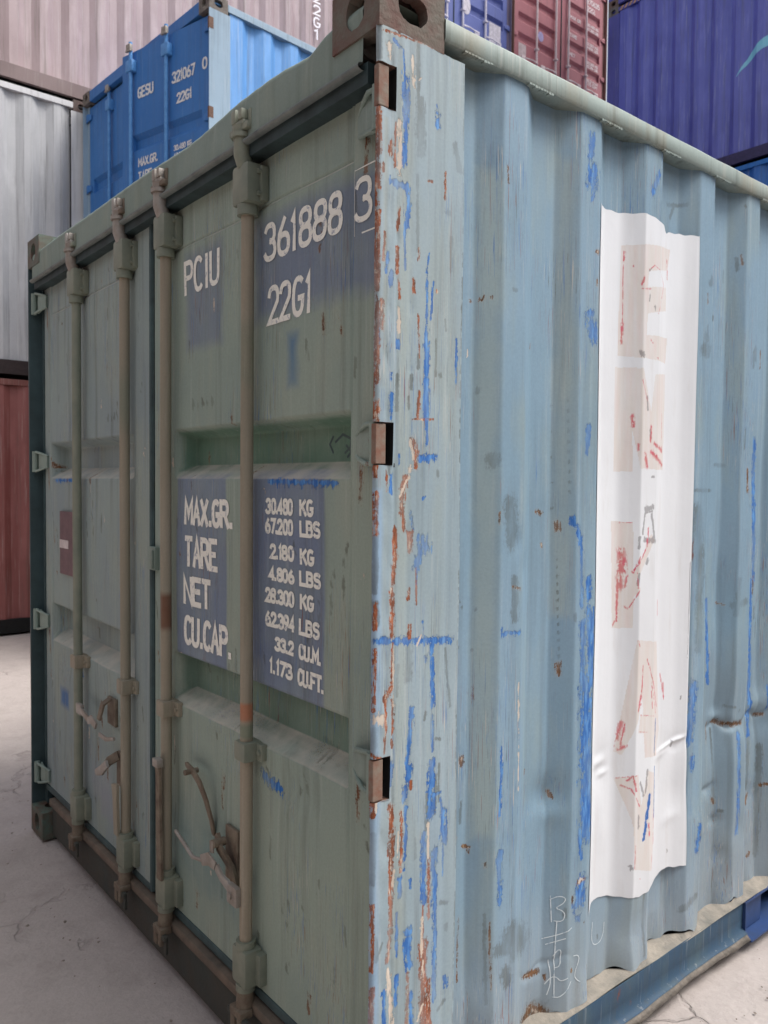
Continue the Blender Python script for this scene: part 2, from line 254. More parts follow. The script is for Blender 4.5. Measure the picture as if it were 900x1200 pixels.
MARKS = [
 ('B', [(0.039,2.455),(0.062,2.442),(0.067,2.404)], 0.0029),
 ('B', [(0.069,2.392),(0.073,2.307)], 0.0081),
 ('B', [(0.07,2.306),(0.069,2.215)], 0.0064),
 ('B', [(0.034,2.172),(0.08,2.17)], 0.0069),
 ('B', [(0.078,2.169),(0.082,2.144),(0.077,2.09)], 0.007),
 ('B', [(0.072,2.081),(0.073,2.002)], 0.0029),
 ('B', [(0.157,2.363),(0.158,2.35)], 0.0025),
 ('B', [(0.158,2.345),(0.159,2.318)], 0.0068),
 ('B', [(0.141,2.046),(0.134,2.004)], 0.0025),
 ('B', [(0.028,2.024),(0.025,1.989)], 0.0045),
 ('W', [(0.058,2.299),(0.057,2.19)], 0.0069),
 ('W', [(0.089,2.438),(0.092,2.378)], 0.0047),
 ('W', [(0.026,2.442),(0.031,2.418)], 0.0073),
 ('W', [(0.113,2.402),(0.104,2.395)], 0.0025),
 ('R', [(0.014,2.201),(0.014,2.188)], 0.0044),
 ('R', [(0.019,2.065),(0.017,2.009)], 0.0039),
 ('R', [(0.112,2.053),(0.112,2.027)], 0.003),
 ('R', [(-0.001,2.294),(0.0,1.981)], 0.0038),
 ('R', [(0.036,2.249),(0.034,2.227)], 0.0056),
 ('R', [(0.047,2.291),(0.045,2.205)], 0.004),
 ('R', [(0.134,2.196),(0.146,2.197)], 0.0031),
 ('R', [(0.058,2.121),(0.055,2.077)], 0.0046),
 ('R', [(0.053,2.042),(0.054,1.99)], 0.0052),
 ('R', [(0.009,2.465),(0.179,2.48)], 0.0025),
 ('K', [(0.111,2.353),(0.112,2.248)], 0.0107),
 ('K', [(0.1,2.524),(0.105,2.351)], 0.0041),
 ('K', [(0.105,2.202),(0.109,2.044)], 0.003),
 ('K', [(0.194,2.145),(0.196,2.143)], 0.0064),
 ('K', [(-0.013,2.441),(-0.01,2.4)], 0.0054),
 ('K', [(0.214,2.293),(0.228,2.242)], 0.0065),
 ('B', [(0.137,2.004),(0.138,1.869)], 0.0031),
 ('B', [(0.136,1.878),(0.136,1.697)], 0.008),
 ('B', [(0.154,1.989),(0.147,1.907)], 0.0025),
 ('B', [(0.138,1.688),(0.139,1.642)], 0.0037),
 ('B', [(0.124,1.61),(0.158,1.614)], 0.0081),
 ('B', [(0.064,1.617),(0.062,1.595)], 0.0026),
 ('B', [(0.098,1.496),(0.102,1.46)], 0.0036),
 ('B', [(0.037,1.987),(0.034,1.965)], 0.0057),
 ('B', [(0.042,1.572),(0.042,1.537)], 0.004),
 ('B', [(0.039,1.783),(0.039,1.77)], 0.0025),
 ('B', [(0.055,1.85),(0.056,1.837)], 0.0046),
 ('B', [(0.128,1.523),(0.138,1.53)], 0.0031),
 ('R', [(0.012,1.927),(0.013,1.871)], 0.0061),
 ('R', [(0.057,1.982),(0.06,1.939)], 0.0029),
 ('R', [(0.099,1.984),(0.099,1.958)], 0.0048),
 ('R', [(0.116,1.75),(0.111,1.695)], 0.0042),
 ('R', [(0.006,1.706),(-0.01,1.679)], 0.0067),
 ('R', [(0.098,1.649),(0.107,1.627),(0.107,1.591)], 0.0072),
 ('R', [(0.079,1.568),(0.071,1.514)], 0.0089),
 ('R', [(0.071,1.51),(0.078,1.46)], 0.0065),
 ('R', [(0.03,1.585),(0.03,1.541)], 0.0026),
 ('R', [(-0.003,1.98),(-0.002,1.706)], 0.0036),
 ('R', [(0.165,1.971),(0.166,1.968)], 0.0038),
 ('R', [(0.111,1.911),(0.115,1.822)], 0.0025),
 ('R', [(0.099,1.692),(0.157,1.695)], 0.0025),
 ('R', [(-0.009,1.572),(-0.008,1.463)], 0.0028),
 ('R', [(0.314,1.98),(0.318,1.979)], 0.0049),
 ('R', [(0.339,1.985),(0.341,1.984)], 0.005),
 ('W', [(0.093,1.645),(0.101,1.609)], 0.0036),
 ('W', [(0.084,1.564),(0.065,1.528)], 0.0035),
 ('W', [(0.058,1.916),(0.058,1.868)], 0.0046),
 ('W', [(0.094,1.595),(0.091,1.568)], 0.0048),
 ('W', [(0.306,1.868),(0.309,1.852)], 0.0025),
 ('K', [(0.177,1.792),(0.178,1.789)], 0.0044),
 ('K', [(0.056,1.78),(0.054,1.709)], 0.0041),
 ('K', [(0.086,1.738),(0.087,1.712)], 0.003),
 ('K', [(0.171,1.583),(0.172,1.574)], 0.0044),
 ('K', [(0.191,1.913),(0.194,1.89)], 0.0025),
 ('R', [(0.054,1.461),(0.055,1.403)], 0.007),
 ('R', [(0.055,1.403),(0.047,1.328),(0.048,1.238)], 0.007),
 ('R', [(0.049,1.22),(0.047,1.139)], 0.0044),
 ('R', [(0.047,1.13),(0.03,1.106)], 0.0064),
 ('R', [(0.05,1.102),(0.051,1.03)], 0.0038),
 ('R', [(0.096,1.451),(0.096,1.415)], 0.0072),
 ('R', [(0.095,1.333),(0.093,1.31)], 0.0042),
 ('R', [(0.112,1.377),(0.115,1.299)], 0.0025),
 ('R', [(-0.016,1.411),(-0.018,1.376)], 0.0044),
 ('R', [(-0.015,1.463),(-0.02,1.026)], 0.0039),
 ('R', [(0.256,0.921),(0.261,0.933)], 0.0055),
 ('R', [(-0.003,0.996),(0.031,0.975)], 0.004),
 ('R', [(0.096,1.255),(0.096,1.228)], 0.0054),
 ('R', [(0.033,1.105),(0.031,0.993)], 0.0029),
 ('W', [(0.052,1.21),(0.053,1.088)], 0.0025),
 ('W', [(0.01,1.071),(0.022,1.062)], 0.0114),
 ('W', [(0.044,1.337),(0.044,1.328)], 0.0041),
 ('W', [(0.117,1.209),(0.129,1.229)], 0.0025),
 ('B', [(0.127,1.436),(0.139,1.417)], 0.0136),
 ('B', [(0.121,1.413),(0.115,1.377)], 0.0086),
 ('B', [(0.114,1.377),(0.114,1.341)], 0.0027),
 ('B', [(0.008,1.231),(0.219,1.209)], 0.0073),
 ('B', [(0.135,1.26),(0.139,1.227)], 0.0028),
 ('B', [(0.161,1.206),(0.165,1.13),(0.166,1.069)], 0.0064),
 ('B', [(0.167,1.05),(0.165,0.97)], 0.0029),
 ('B', [(0.104,1.075),(0.101,1.038)], 0.0061),
 ('B', [(0.101,1.038),(0.092,0.911)], 0.0049),
 ('B', [(0.165,0.946),(0.166,0.894)], 0.009),
 ('B', [(0.049,0.971),(0.049,0.921)], 0.0047),
 ('B', [(-0.004,1.217),(-0.004,1.138)], 0.0034),
 ('B', [(0.143,1.18),(0.144,1.171)], 0.0044),
 ('K', [(0.205,1.191),(0.211,1.124),(0.22,1.06)], 0.003),
 ('K', [(0.064,1.173),(0.062,1.11)], 0.0035),
 ('K', [(0.177,0.996),(0.19,0.991)], 0.0032),
 ('K', [(0.144,1.059),(0.141,1.045)], 0.0038),
 ('K', [(0.005,1.309),(0.005,1.269)], 0.0073),
 ('K', [(0.298,1.271),(0.3,1.269)], 0.0035),
 ('K', [(0.244,1.29),(0.248,1.289)], 0.003),
 ('K', [(0.286,1.176),(0.289,1.175)], 0.0038),
 ('K', [(0.093,1.205),(0.091,1.141)], 0.009),
 ('R', [(0.05,0.875),(0.053,0.82),(0.052,0.738),(0.052,0.682)], 0.0077),
 ('R', [(0.052,0.682),(0.05,0.59),(0.042,0.547)], 0.0065),
 ('R', [(0.077,0.859),(0.081,0.794),(0.078,0.729)], 0.0048),
 ('R', [(0.159,0.733),(0.161,0.599)], 0.0048),
 ('R', [(0.145,0.546),(0.148,0.363)], 0.0127),
 ('R', [(0.161,0.454),(0.164,0.356)], 0.0084),
 ('R', [(0.099,0.497),(0.1,0.478)], 0.0043),
 ('R', [(-0.004,0.799),(-0.006,0.755)], 0.0031),
 ('R', [(-0.011,0.712),(-0.014,0.659)], 0.0031),
 ('R', [(0.1,0.469),(0.098,0.384)], 0.0043),
 ('R', [(0.282,0.724),(0.285,0.72)], 0.0084),
 ('R', [(0.268,0.726),(0.292,0.723)], 0.0035),
 ('R', [(0.143,0.629),(0.143,0.557)], 0.0038),
 ('W', [(0.06,0.735),(0.058,0.699)], 0.0036),
 ('W', [(0.045,0.523),(0.056,0.403)], 0.0077),
 ('W', [(0.154,0.811),(0.157,0.734)], 0.0041),
 ('W', [(0.146,0.508),(0.14,0.472)], 0.0038),
 ('W', [(0.071,0.815),(0.069,0.76)], 0.0027),
 ('W', [(0.147,0.411),(0.129,0.38)], 0.0044),
 ('B', [(0.162,0.932),(0.163,0.832)], 0.0102),
 ('B', [(0.049,0.958),(0.049,0.921)], 0.0047),
 ('B', [(0.097,0.947),(0.085,0.88)], 0.0073),
 ('B', [(0.092,0.865),(0.09,0.726)], 0.0033),
 ('B', [(0.202,0.827),(0.203,0.759)], 0.0099),
 ('B', [(0.192,0.859),(0.196,0.829)], 0.0036),
 ('B', [(0.201,0.76),(0.203,0.681)], 0.003),
 ('B', [(0.174,0.748),(0.18,0.592)], 0.0078),
 ('B', [(0.18,0.592),(0.179,0.407)], 0.0059),
 ('B', [(0.142,0.786),(0.144,0.642)], 0.0076),
 ('B', [(0.098,0.587),(0.102,0.515)], 0.0104),
 ('B', [(0.106,0.702),(0.106,0.683)], 0.004),
 ('B', [(-0.021,0.813),(-0.02,0.768)], 0.0045),
 ('B', [(0.215,0.44),(0.215,0.422)], 0.0067),
 ('B', [(0.066,0.501),(0.067,0.445)], 0.0054),
 ('B', [(0.031,0.482),(0.035,0.412)], 0.0047),
 ('B', [(0.109,0.451),(0.11,0.379)], 0.005),
 ('B', [(0.076,0.712),(0.076,0.674)], 0.0054),
 ('B', [(0.067,0.64),(0.069,0.547)], 0.003),
 ('B', [(0.192,0.873),(0.172,0.871)], 0.0025),
 ('K', [(0.01,0.605),(0.013,0.558)], 0.0052),
 ('K', [(0.03,0.589),(0.013,0.563)], 0.0029),
 ('K', [(0.196,0.621),(0.214,0.614)], 0.0046),
 ('K', [(0.215,0.565),(0.214,0.553)], 0.004),
 ('K', [(0.118,0.788),(0.119,0.745)], 0.0034),
 ('K', [(0.259,0.837),(0.257,0.779)], 0.0025),
 ('K', [(0.364,0.528),(0.368,0.309)], 0.0033),
 ('K', [(0.213,0.389),(0.193,0.377)], 0.004),
 ('K', [(0.275,0.325),(0.278,0.321)], 0.0035),
 ('B', [(0.716,2.454),(0.709,2.398)], 0.0108),
 ('B', [(0.719,2.368),(0.72,2.336)], 0.0198),
 ('B', [(0.721,2.002),(0.712,1.995)], 0.0127),
 ('B', [(0.727,1.97),(0.731,1.952)], 0.0201),
 ('B', [(1.024,2.433),(0.998,2.374)], 0.0096),
 ('B', [(0.729,2.316),(0.717,2.291)], 0.0036),
 ('R', [(0.346,1.991),(0.349,1.99)], 0.0039),
 ('R', [(0.36,1.991),(0.363,1.99)], 0.0039),
 ('R', [(0.397,2.297),(0.399,2.258)], 0.0037),
 ('R', [(0.743,2.165),(0.754,2.168)], 0.0076),
 ('R', [(1.526,2.302),(1.53,2.275)], 0.0051),
 ('K', [(0.422,2.017),(0.43,2.016)], 0.0045),
 ('K', [(1.299,2.015),(1.305,2.01)], 0.0113),
 ('K', [(1.535,2.462),(1.537,2.46)], 0.0038),
 ('K', [(1.133,2.384),(1.214,2.399)], 0.0053),
 ('K', [(1.168,2.392),(1.146,2.35)], 0.0058),
 ('K', [(1.329,2.192),(1.317,2.177)], 0.0338),
 ('B', [(0.395,1.212),(0.397,1.197)], 0.0045),
 ('B', [(0.396,1.204),(0.456,1.197)], 0.0046),
 ('B', [(0.708,1.197),(0.817,1.18)], 0.0074),
 ('B', [(0.669,1.465),(0.693,1.409)], 0.0089),
 ('B', [(0.697,1.397),(0.701,1.24)], 0.0063),
 ('B', [(0.742,1.214),(0.748,1.03)], 0.0187),
 ('B', [(0.708,1.195),(0.713,1.036)], 0.011),
 ('B', [(1.708,1.718),(1.719,1.232)], 0.0645),
 ('B', [(1.703,1.233),(1.716,0.875)], 0.1418),
 ('B', [(1.414,1.185),(1.427,0.919)], 0.0081),
 ('B', [(0.729,1.306),(0.734,1.26)], 0.0111),
 ('B', [(0.72,1.709),(0.713,1.642)], 0.0091),
 ('R', [(0.629,1.459),(0.632,1.442)], 0.0088),
 ('R', [(0.558,1.489),(0.579,1.485)], 0.0067),
 ('R', [(0.58,1.405),(0.582,1.4)], 0.0059),
 ('R', [(0.638,1.093),(0.639,1.065)], 0.0079),
 ('R', [(0.383,1.489),(0.383,1.463)], 0.0025),
 ('R', [(0.43,1.311),(0.461,1.304)], 0.0039),
 ('R', [(1.591,1.614),(1.594,1.543)], 0.0088),
 ('R', [(1.474,1.176),(1.504,1.167)], 0.0032),
 ('K', [(0.368,1.616),(0.37,1.607)], 0.0132),
 ('K', [(0.418,1.511),(0.428,1.419)], 0.0197),
 ('K', [(1.273,1.477),(1.3,1.265)], 0.0227),
 ('K', [(1.296,1.253),(1.299,1.053)], 0.0178),
 ('K', [(1.258,1.543),(1.417,1.542)], 0.0051),
 ('K', [(1.44,1.625),(1.487,1.624)], 0.0055),
 ('K', [(1.289,1.972),(1.314,1.973)], 0.0176),
 ('K', [(1.614,2.009),(1.621,1.975)], 0.1023),
 ('K', [(0.337,1.262),(0.338,1.26)], 0.0025),
 ('K', [(0.329,1.166),(0.33,1.164)], 0.0026),
 ('K', [(0.289,1.283),(0.291,1.281)], 0.0042),
 ('K', [(1.552,1.248),(1.543,1.136)], 0.0264),
 ('K', [(1.529,1.164),(1.599,1.173)], 0.0231),
 ('K', [(0.438,1.326),(0.44,1.233)], 0.0108),
 ('K', [(0.65,1.777),(0.651,1.771)], 0.0025),
 ('K', [(0.651,1.751),(0.652,1.744)], 0.0025),
 ('K', [(0.652,1.725),(0.653,1.718)], 0.0025),
 ('K', [(0.653,1.699),(0.654,1.692)], 0.0025),
 ('K', [(0.654,1.672),(0.655,1.666)], 0.0025),
 ('K', [(0.655,1.646),(0.655,1.639)], 0.0025),
 ('K', [(0.656,1.62),(0.656,1.613)], 0.0025),
 ('K', [(0.657,1.593),(0.657,1.587)], 0.0025),
 ('K', [(0.658,1.567),(0.658,1.56)], 0.0025),
 ('K', [(0.658,1.541),(0.659,1.534)], 0.0025),
 ('K', [(0.63,1.387),(0.63,1.383)], 0.0025),
 ('K', [(0.631,1.366),(0.631,1.362)], 0.0025),
 ('K', [(0.631,1.345),(0.632,1.341)], 0.0025),
 ('K', [(0.632,1.324),(0.633,1.32)], 0.0025),
 ('K', [(0.633,1.303),(0.633,1.299)], 0.0025),
 ('K', [(0.633,1.282),(0.634,1.278)], 0.0025),
 ('K', [(0.634,1.261),(0.635,1.257)], 0.0025),
 ('K', [(0.635,1.24),(0.635,1.236)], 0.0025),
 ('K', [(0.636,1.219),(0.636,1.214)], 0.0025),
 ('K', [(0.636,1.198),(0.637,1.193)], 0.0025),
 ('K', [(0.637,1.177),(0.638,1.172)], 0.0025),
 ('K', [(0.638,1.155),(0.638,1.151)], 0.0025),
 ('K', [(0.638,1.134),(0.639,1.13)], 0.0025),
 ('K', [(0.639,1.113),(0.64,1.109)], 0.0025),
 ('K', [(0.613,1.76),(0.613,1.757)], 0.0025),
 ('K', [(0.614,1.694),(0.614,1.691)], 0.0025),
 ('K', [(0.615,1.629),(0.615,1.626)], 0.0025),
 ('K', [(0.616,1.563),(0.616,1.56)], 0.0025),
 ('K', [(0.617,1.497),(0.617,1.494)], 0.0025),
 ('B', [(0.727,1.034),(0.737,0.826)], 0.0242),
 ('B', [(0.813,1.013),(0.823,0.785)], 0.022),
 ('B', [(0.737,0.826),(0.743,0.628)], 0.0263),
 ('B', [(0.711,0.636),(0.723,0.564)], 0.0065),
 ('B', [(0.401,0.669),(0.404,0.543)], 0.0084),
 ('B', [(0.401,0.929),(0.4,0.764)], 0.0045),
 ('B', [(0.723,0.5),(0.73,0.492)], 0.0149),
 ('B', [(0.72,0.461),(0.717,0.444)], 0.0205),
 ('B', [(0.712,0.405),(0.714,0.401)], 0.0093),
 ('B', [(1.272,0.937),(1.254,0.781)], 0.0209),
 ('B', [(1.317,0.484),(1.312,0.417)], 0.0116),
 ('B', [(1.71,0.876),(1.716,0.695)], 0.1292),
 ('B', [(1.578,0.731),(1.58,0.398)], 0.0133),
 ('B', [(1.274,0.71),(1.275,0.683)], 0.0114),
 ('R', [(0.305,0.912),(0.303,0.898)], 0.0092),
 ('R', [(0.31,0.7),(0.33,0.693)], 0.0047),
 ('R', [(0.324,0.694),(0.328,0.68)], 0.0037),
 ('R', [(0.626,0.757),(0.631,0.74)], 0.0064),
 ('R', [(1.479,0.783),(1.512,0.77)], 0.0142),
 ('R', [(1.512,0.77),(1.62,0.759)], 0.0167),
 ('R', [(1.773,0.752),(1.8,0.75)], 0.0083),
 ('R', [(0.545,0.29),(0.595,0.284)], 0.0102),
 ('R', [(0.618,0.268),(0.621,0.251)], 0.0045),
 ('R', [(0.572,0.188),(0.614,0.165)], 0.0208),
 ('R', [(0.547,0.171),(0.598,0.154)], 0.0205),
 ('R', [(0.71,0.499),(0.737,0.501)], 0.0075),
 ('R', [(1.472,0.521),(1.482,0.512)], 0.0157),
 ('R', [(1.728,0.473),(1.714,0.454)], 0.0156),
 ('R', [(1.724,0.261),(1.739,0.264)], 0.0142),
 ('R', [(1.786,0.5),(1.811,0.502)], 0.0063),
 ('R', [(0.375,0.508),(0.379,0.341)], 0.0025),
 ('R', [(0.302,0.53),(0.3,0.376)], 0.0025),
 ('W', [(0.715,0.501),(0.723,0.504)], 0.0065),
 ('W', [(0.459,1.075),(0.465,0.81)], 0.003),
 ('K', [(0.449,0.448),(0.529,0.393)], 0.0305),
 ('K', [(0.465,0.437),(0.458,0.396)], 0.0123),
 ('K', [(0.4,0.431),(0.442,0.419)], 0.0139),
 ('K', [(0.428,0.365),(0.436,0.341)], 0.0156),
 ('K', [(1.499,0.482),(1.512,0.479)], 0.0052),
 ('K', [(0.572,0.177),(0.598,0.177)], 0.0258),
 ('K', [(1.246,0.246),(1.314,0.266)], 0.0102),
 ('K', [(1.163,0.126),(1.168,0.111)], 0.012),
 ('K', [(1.716,0.695),(1.711,0.5)], 0.0311),
 ('K', [(1.782,0.638),(1.777,0.255)], 0.0112),
 ('K', [(0.304,0.806),(0.302,0.756)], 0.0035),
 ('K', [(1.466,0.757),(1.482,0.512)], 0.0061),
 ('K', [(1.559,0.821),(1.511,0.832)], 0.0039),
 ('K', [(1.024,0.399),(1.036,0.179)], 0.0045),
]
STICKER_MARKS = [
 ('R', [(0.905,2.204),(0.906,2.004)], 0.0026),
 ('R', [(0.908,2.204),(0.907,2.181)], 0.0047),
 ('R', [(0.906,2.004),(0.903,1.951)], 0.0073),
 ('R', [(0.981,2.16),(1.007,2.177),(1.034,2.17)], 0.0026),
 ('R', [(1.096,2.211),(1.102,2.157)], 0.0052),
 ('R', [(0.962,2.137),(0.955,2.116)], 0.0052),
 ('R', [(0.955,2.104),(0.993,2.109)], 0.0026),
 ('K', [(1.015,2.063),(1.017,2.056)], 0.0047),
 ('K', [(0.991,2.165),(0.981,2.157)], 0.0026),
 ('K', [(0.958,1.927),(0.964,1.921)], 0.0063),
 ('R', [(0.999,1.967),(1.01,1.959)], 0.0037),
 ('R', [(1.033,1.922),(1.038,1.92)], 0.0032),
 ('K', [(0.989,2.093),(0.986,2.075)], 0.0026),
 ('R', [(0.962,1.853),(0.986,1.795)], 0.0021),
 ('K', [(0.985,1.807),(0.988,1.771)], 0.0037),
 ('R', [(0.937,1.751),(0.94,1.721)], 0.0073),
 ('R', [(1.008,1.724),(1.004,1.682)], 0.0073),
 ('K', [(1.003,1.712),(1.005,1.694)], 0.0047),
 ('R', [(1.026,1.676),(1.084,1.657)], 0.0095),
 ('R', [(1.08,1.766),(1.084,1.66)], 0.0026),
 ('R', [(0.954,1.674),(0.955,1.656)], 0.0042),
 ('R', [(0.932,2.167),(0.933,2.164)], 0.0026),
 ('R', [(1.034,2.167),(1.071,2.133),(1.034,2.046)], 0.0021),
 ('R', [(0.979,1.645),(0.99,1.612)], 0.0095),
 ('R', [(1.01,1.652),(1.086,1.617)], 0.0115),
 ('K', [(1.013,1.581),(1.026,1.582)], 0.0032),
 ('K', [(0.99,1.491),(1.022,1.495)], 0.0073),
 ('K', [(0.985,1.479),(1.022,1.484)], 0.0026),
 ('K', [(0.985,1.476),(0.976,1.422)], 0.0032),
 ('K', [(1.019,1.475),(1.036,1.407)], 0.0042),
 ('R', [(1.005,1.439),(0.997,1.384)], 0.0063),
 ('K', [(0.987,1.403),(1.036,1.398)], 0.0063),
 ('K', [(0.964,1.41),(0.961,1.38)], 0.0032),
 ('R', [(0.914,1.374),(0.915,1.314)], 0.0178),
 ('R', [(0.91,1.314),(0.913,1.272)], 0.0158),
 ('R', [(0.923,1.35),(0.926,1.314)], 0.0115),
 ('R', [(0.905,1.29),(0.904,1.175)], 0.0063),
 ('R', [(0.932,1.302),(0.927,1.271)], 0.0052),
 ('R', [(0.999,1.384),(0.945,1.313)], 0.0037),
 ('R', [(0.968,1.355),(0.948,1.31)], 0.0042),
 ('K', [(1.002,1.344),(0.998,1.336)], 0.0052),
 ('K', [(0.964,1.307),(0.961,1.277)], 0.0037),
 ('R', [(0.966,1.259),(0.936,1.208),(0.922,1.217)], 0.0032),
 ('R', [(0.958,1.313),(0.962,1.265)], 0.0026),
 ('R', [(0.907,1.452),(0.942,1.452)], 0.0021),
 ('K', [(1.252,1.294),(1.256,1.29)], 0.0032),
 ('R', [(0.966,1.119),(0.972,1.1)], 0.0042),
 ('R', [(0.99,1.043),(0.983,0.921)], 0.0042),
 ('R', [(1.011,1.058),(1.084,0.906)], 0.0047),
 ('R', [(1.109,0.998),(1.135,0.923)], 0.0047),
 ('R', [(1.036,0.961),(1.044,0.91)], 0.0037),
 ('R', [(1.072,1.224),(1.074,1.179)], 0.0032),
 ('R', [(0.896,1.176),(0.891,1.164)], 0.0052),
 ('R', [(0.99,0.993),(0.972,0.915)], 0.0051),
 ('R', [(0.983,0.901),(1.071,0.882)], 0.0021),
 ('R', [(1.033,0.987),(1.076,0.89)], 0.0036),
 ('R', [(0.923,0.885),(0.913,0.838)], 0.0103),
 ('R', [(0.934,0.879),(0.922,0.814)], 0.0046),
 ('R', [(0.911,0.85),(0.903,0.802)], 0.0026),
 ('R', [(0.938,0.819),(0.919,0.808)], 0.0072),
 ('R', [(1.129,0.969),(1.133,0.918)], 0.0046),
 ('K', [(1.077,0.865),(1.075,0.766)], 0.0036),
 ('B', [(1.079,0.871),(1.072,0.773)], 0.0021),
 ('R', [(0.974,0.854),(1.027,0.843)], 0.0021),
 ('R', [(0.926,0.705),(0.953,0.692),(0.987,0.637)], 0.0036),
 ('R', [(0.942,0.717),(0.958,0.728)], 0.0046),
 ('R', [(0.958,0.728),(0.97,0.684)], 0.0062),
 ('K', [(0.99,0.703),(1.007,0.663)], 0.0041),
 ('K', [(1.026,0.732),(1.017,0.672)], 0.0041),
 ('B', [(1.039,0.655),(1.012,0.533)], 0.0062),
 ('R', [(1.076,0.604),(1.082,0.495)], 0.0036),
 ('K', [(0.983,0.608),(0.984,0.577)], 0.0041),
 ('R', [(0.972,0.526),(0.97,0.46)], 0.0026),
 ('R', [(1.07,0.467),(1.072,0.429)], 0.0031),
 ('R', [(1.037,0.569),(1.042,0.537)], 0.0072),
 ('B', [(1.08,0.728),(1.083,0.577)], 0.0021),
 ('K', [(1.18,0.776),(1.183,0.77)], 0.0062),
 ('R', [(1.254,0.764),(1.297,0.752)], 0.0062),
 ('K', [(0.957,0.468),(0.959,0.459)], 0.0046),
 ('R', [(0.995,0.421),(1.0,0.42)], 0.0021),
 ('K', [(1.218,0.914),(1.217,0.907)], 0.0031),
 ('K', [(1.172,0.45),(1.173,0.444)], 0.0031),
 ('R', [(0.91,0.727),(0.984,0.729)], 0.0021),
]

# ---------------------------------------------------------------- materials
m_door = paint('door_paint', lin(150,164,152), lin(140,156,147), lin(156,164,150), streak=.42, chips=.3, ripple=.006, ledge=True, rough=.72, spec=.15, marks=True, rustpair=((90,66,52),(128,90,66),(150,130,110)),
    patches=((lin(114,126,148), -.1,.60, 1.95,2.252, .05,.85), (lin(118,130,148), .74,1.00, 1.93,2.252, .04,.8),
             (lin(112,125,150), .245,.62, .99,1.60, .012,.9), (lin(114,127,150), .72,1.045, .99,1.585, .012,.85),
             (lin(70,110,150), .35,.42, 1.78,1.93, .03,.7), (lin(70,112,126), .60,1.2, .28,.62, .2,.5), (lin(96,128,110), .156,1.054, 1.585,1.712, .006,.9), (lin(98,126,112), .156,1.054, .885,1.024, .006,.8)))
m_ldoor = paint('left_door_paint', lin(148,162,158), lin(138,152,154), lin(152,162,152), streak=.42, chips=.3, ripple=.006, ledge=True, rough=.72, spec=.15, marks=True, rustpair=((90,66,52),(128,90,66),(150,130,110)),
    patches=((lin(70,110,160), 2.06,2.19, .60,.70, .03,.9), (lin(150,158,162), 1.60,1.80, .34,.48, .03,.8), (lin(146,152,160), 1.56,1.72, .28,.42, .03,.7)))
m_post = paint('post_paint', lin(142,160,168), lin(154,170,177), lin(150,162,160), streak=.5, chips=.35, marks=True, ripple=.002, spec=.4, axis=0,
    patches=((lin(140,168,194), -.02,.024, .05,1.55, .012,.85), (lin(160,166,152), .046,.10, .5,2.42, .02,.4), (lin(156,160,148), .012,.03, 1.75,2.3, .008,.5), (lin(146,168,184), .12,.22, .1,.9, .04,.5)))
m_wall = paint('wall_paint', lin(122,149,166), lin(130,156,174), lin(138,156,158), streak=.34, chips=.32, marks=True, ripple=.003, spec=.4, dust=(lin(160,152,142), .15, .55, .35), axis=0, rustpair=((78,62,48),(122,86,58),(150,136,112)),
    patches=((lin(158,174,172), .315,.395, .7,2.3, .03,.7), (lin(156,166,158), .60,.68, 1.2,2.4, .03,.5), (lin(120,136,144), 1.30,2.4, .15,1.1, .15,.6)))
m_rail = paint('rail_paint', lin(140,154,148), lin(152,164,158), lin(150,146,128), streak=.7, chips=.9, rust=lin(120,84,62))
m_brail = paint('bottom_rail_paint', lin(52,78,98), lin(44,70,92), lin(70,88,94), streak=.6, chips=.3)
m_header = paint('header_paint', lin(134,148,140), lin(126,140,132), lin(142,152,140), streak=.3, chips=.1, ripple=.006, rough=.7, spec=.15)
m_lip = flat('weathered_lip', lin(116,124,120), .6, c2=lin(84,92,92), scale=14)
m_dark = flat('rubber_gasket', lin(48,66,68), .7, c2=lin(34,46,48), scale=10)
m_gasket2 = flat('door_gap_rubber', lin(66,88,90), .7, c2=lin(50,64,66), scale=12)
m_postin = flat('post_inner_dark_teal', lin(62,82,86), .6, c2=lin(50,66,68), scale=8)  # dark teal, for the near post's recess and the far post
m_rod = paint('rod_paint', lin(150,140,122), lin(136,132,116), lin(152,146,130), streak=.4, chips=.3, ripple=.0005, patches=((lin(104,66,46), .9,1.09, 1.09,1.22, .02,.9), (lin(172,104,70), .5,.62, .93,.985, .01,.8), (lin(112,124,106), .5,.62, .885,.93, .01,.9), (lin(110,122,104), .5,.62, 1.78,2.0, .08,.6), (lin(112,124,108), 1.3,1.5, 1.7,1.95, .08,.6)))
m_rod_g = flat('rod_paint_greenish', lin(132,136,120), .55, c2=lin(108,116,104), scale=9)
m_cast = flat('rusted_casting', lin(98,70,62), .85, c2=lin(104,106,96), scale=14, bumpd=.004)
m_cast_g = flat('green_rusted_casting', lin(84,104,94), .7, c2=lin(96,62,48), scale=16, bumpd=.002)
m_rustm = flat('rusty_steel', lin(112,84,70), .8, c2=lin(92,66,54), scale=40, bumpd=.0015)
m_lug = flat('lug_paint', lin(122,84,68), .8, c2=lin(128,122,110), scale=38, bumpd=.001)
m_bare = flat('worn_steel', lin(158,154,148), .5, .2, c2=lin(128,116,104), scale=12)
m_hinge = paint('hinge_paint', lin(140,156,146), lin(128,144,136), streak=.4, chips=.7)
m_sill = flat('sill_dirty_paint', lin(58,64,60), .75, c2=lin(72,68,60), scale=9, bumpd=.002)
m_sill2 = flat('sill_dusty_lip', lin(118,104,90), .8, c2=lin(84,78,70), scale=12, bumpd=.002)
m_white = None
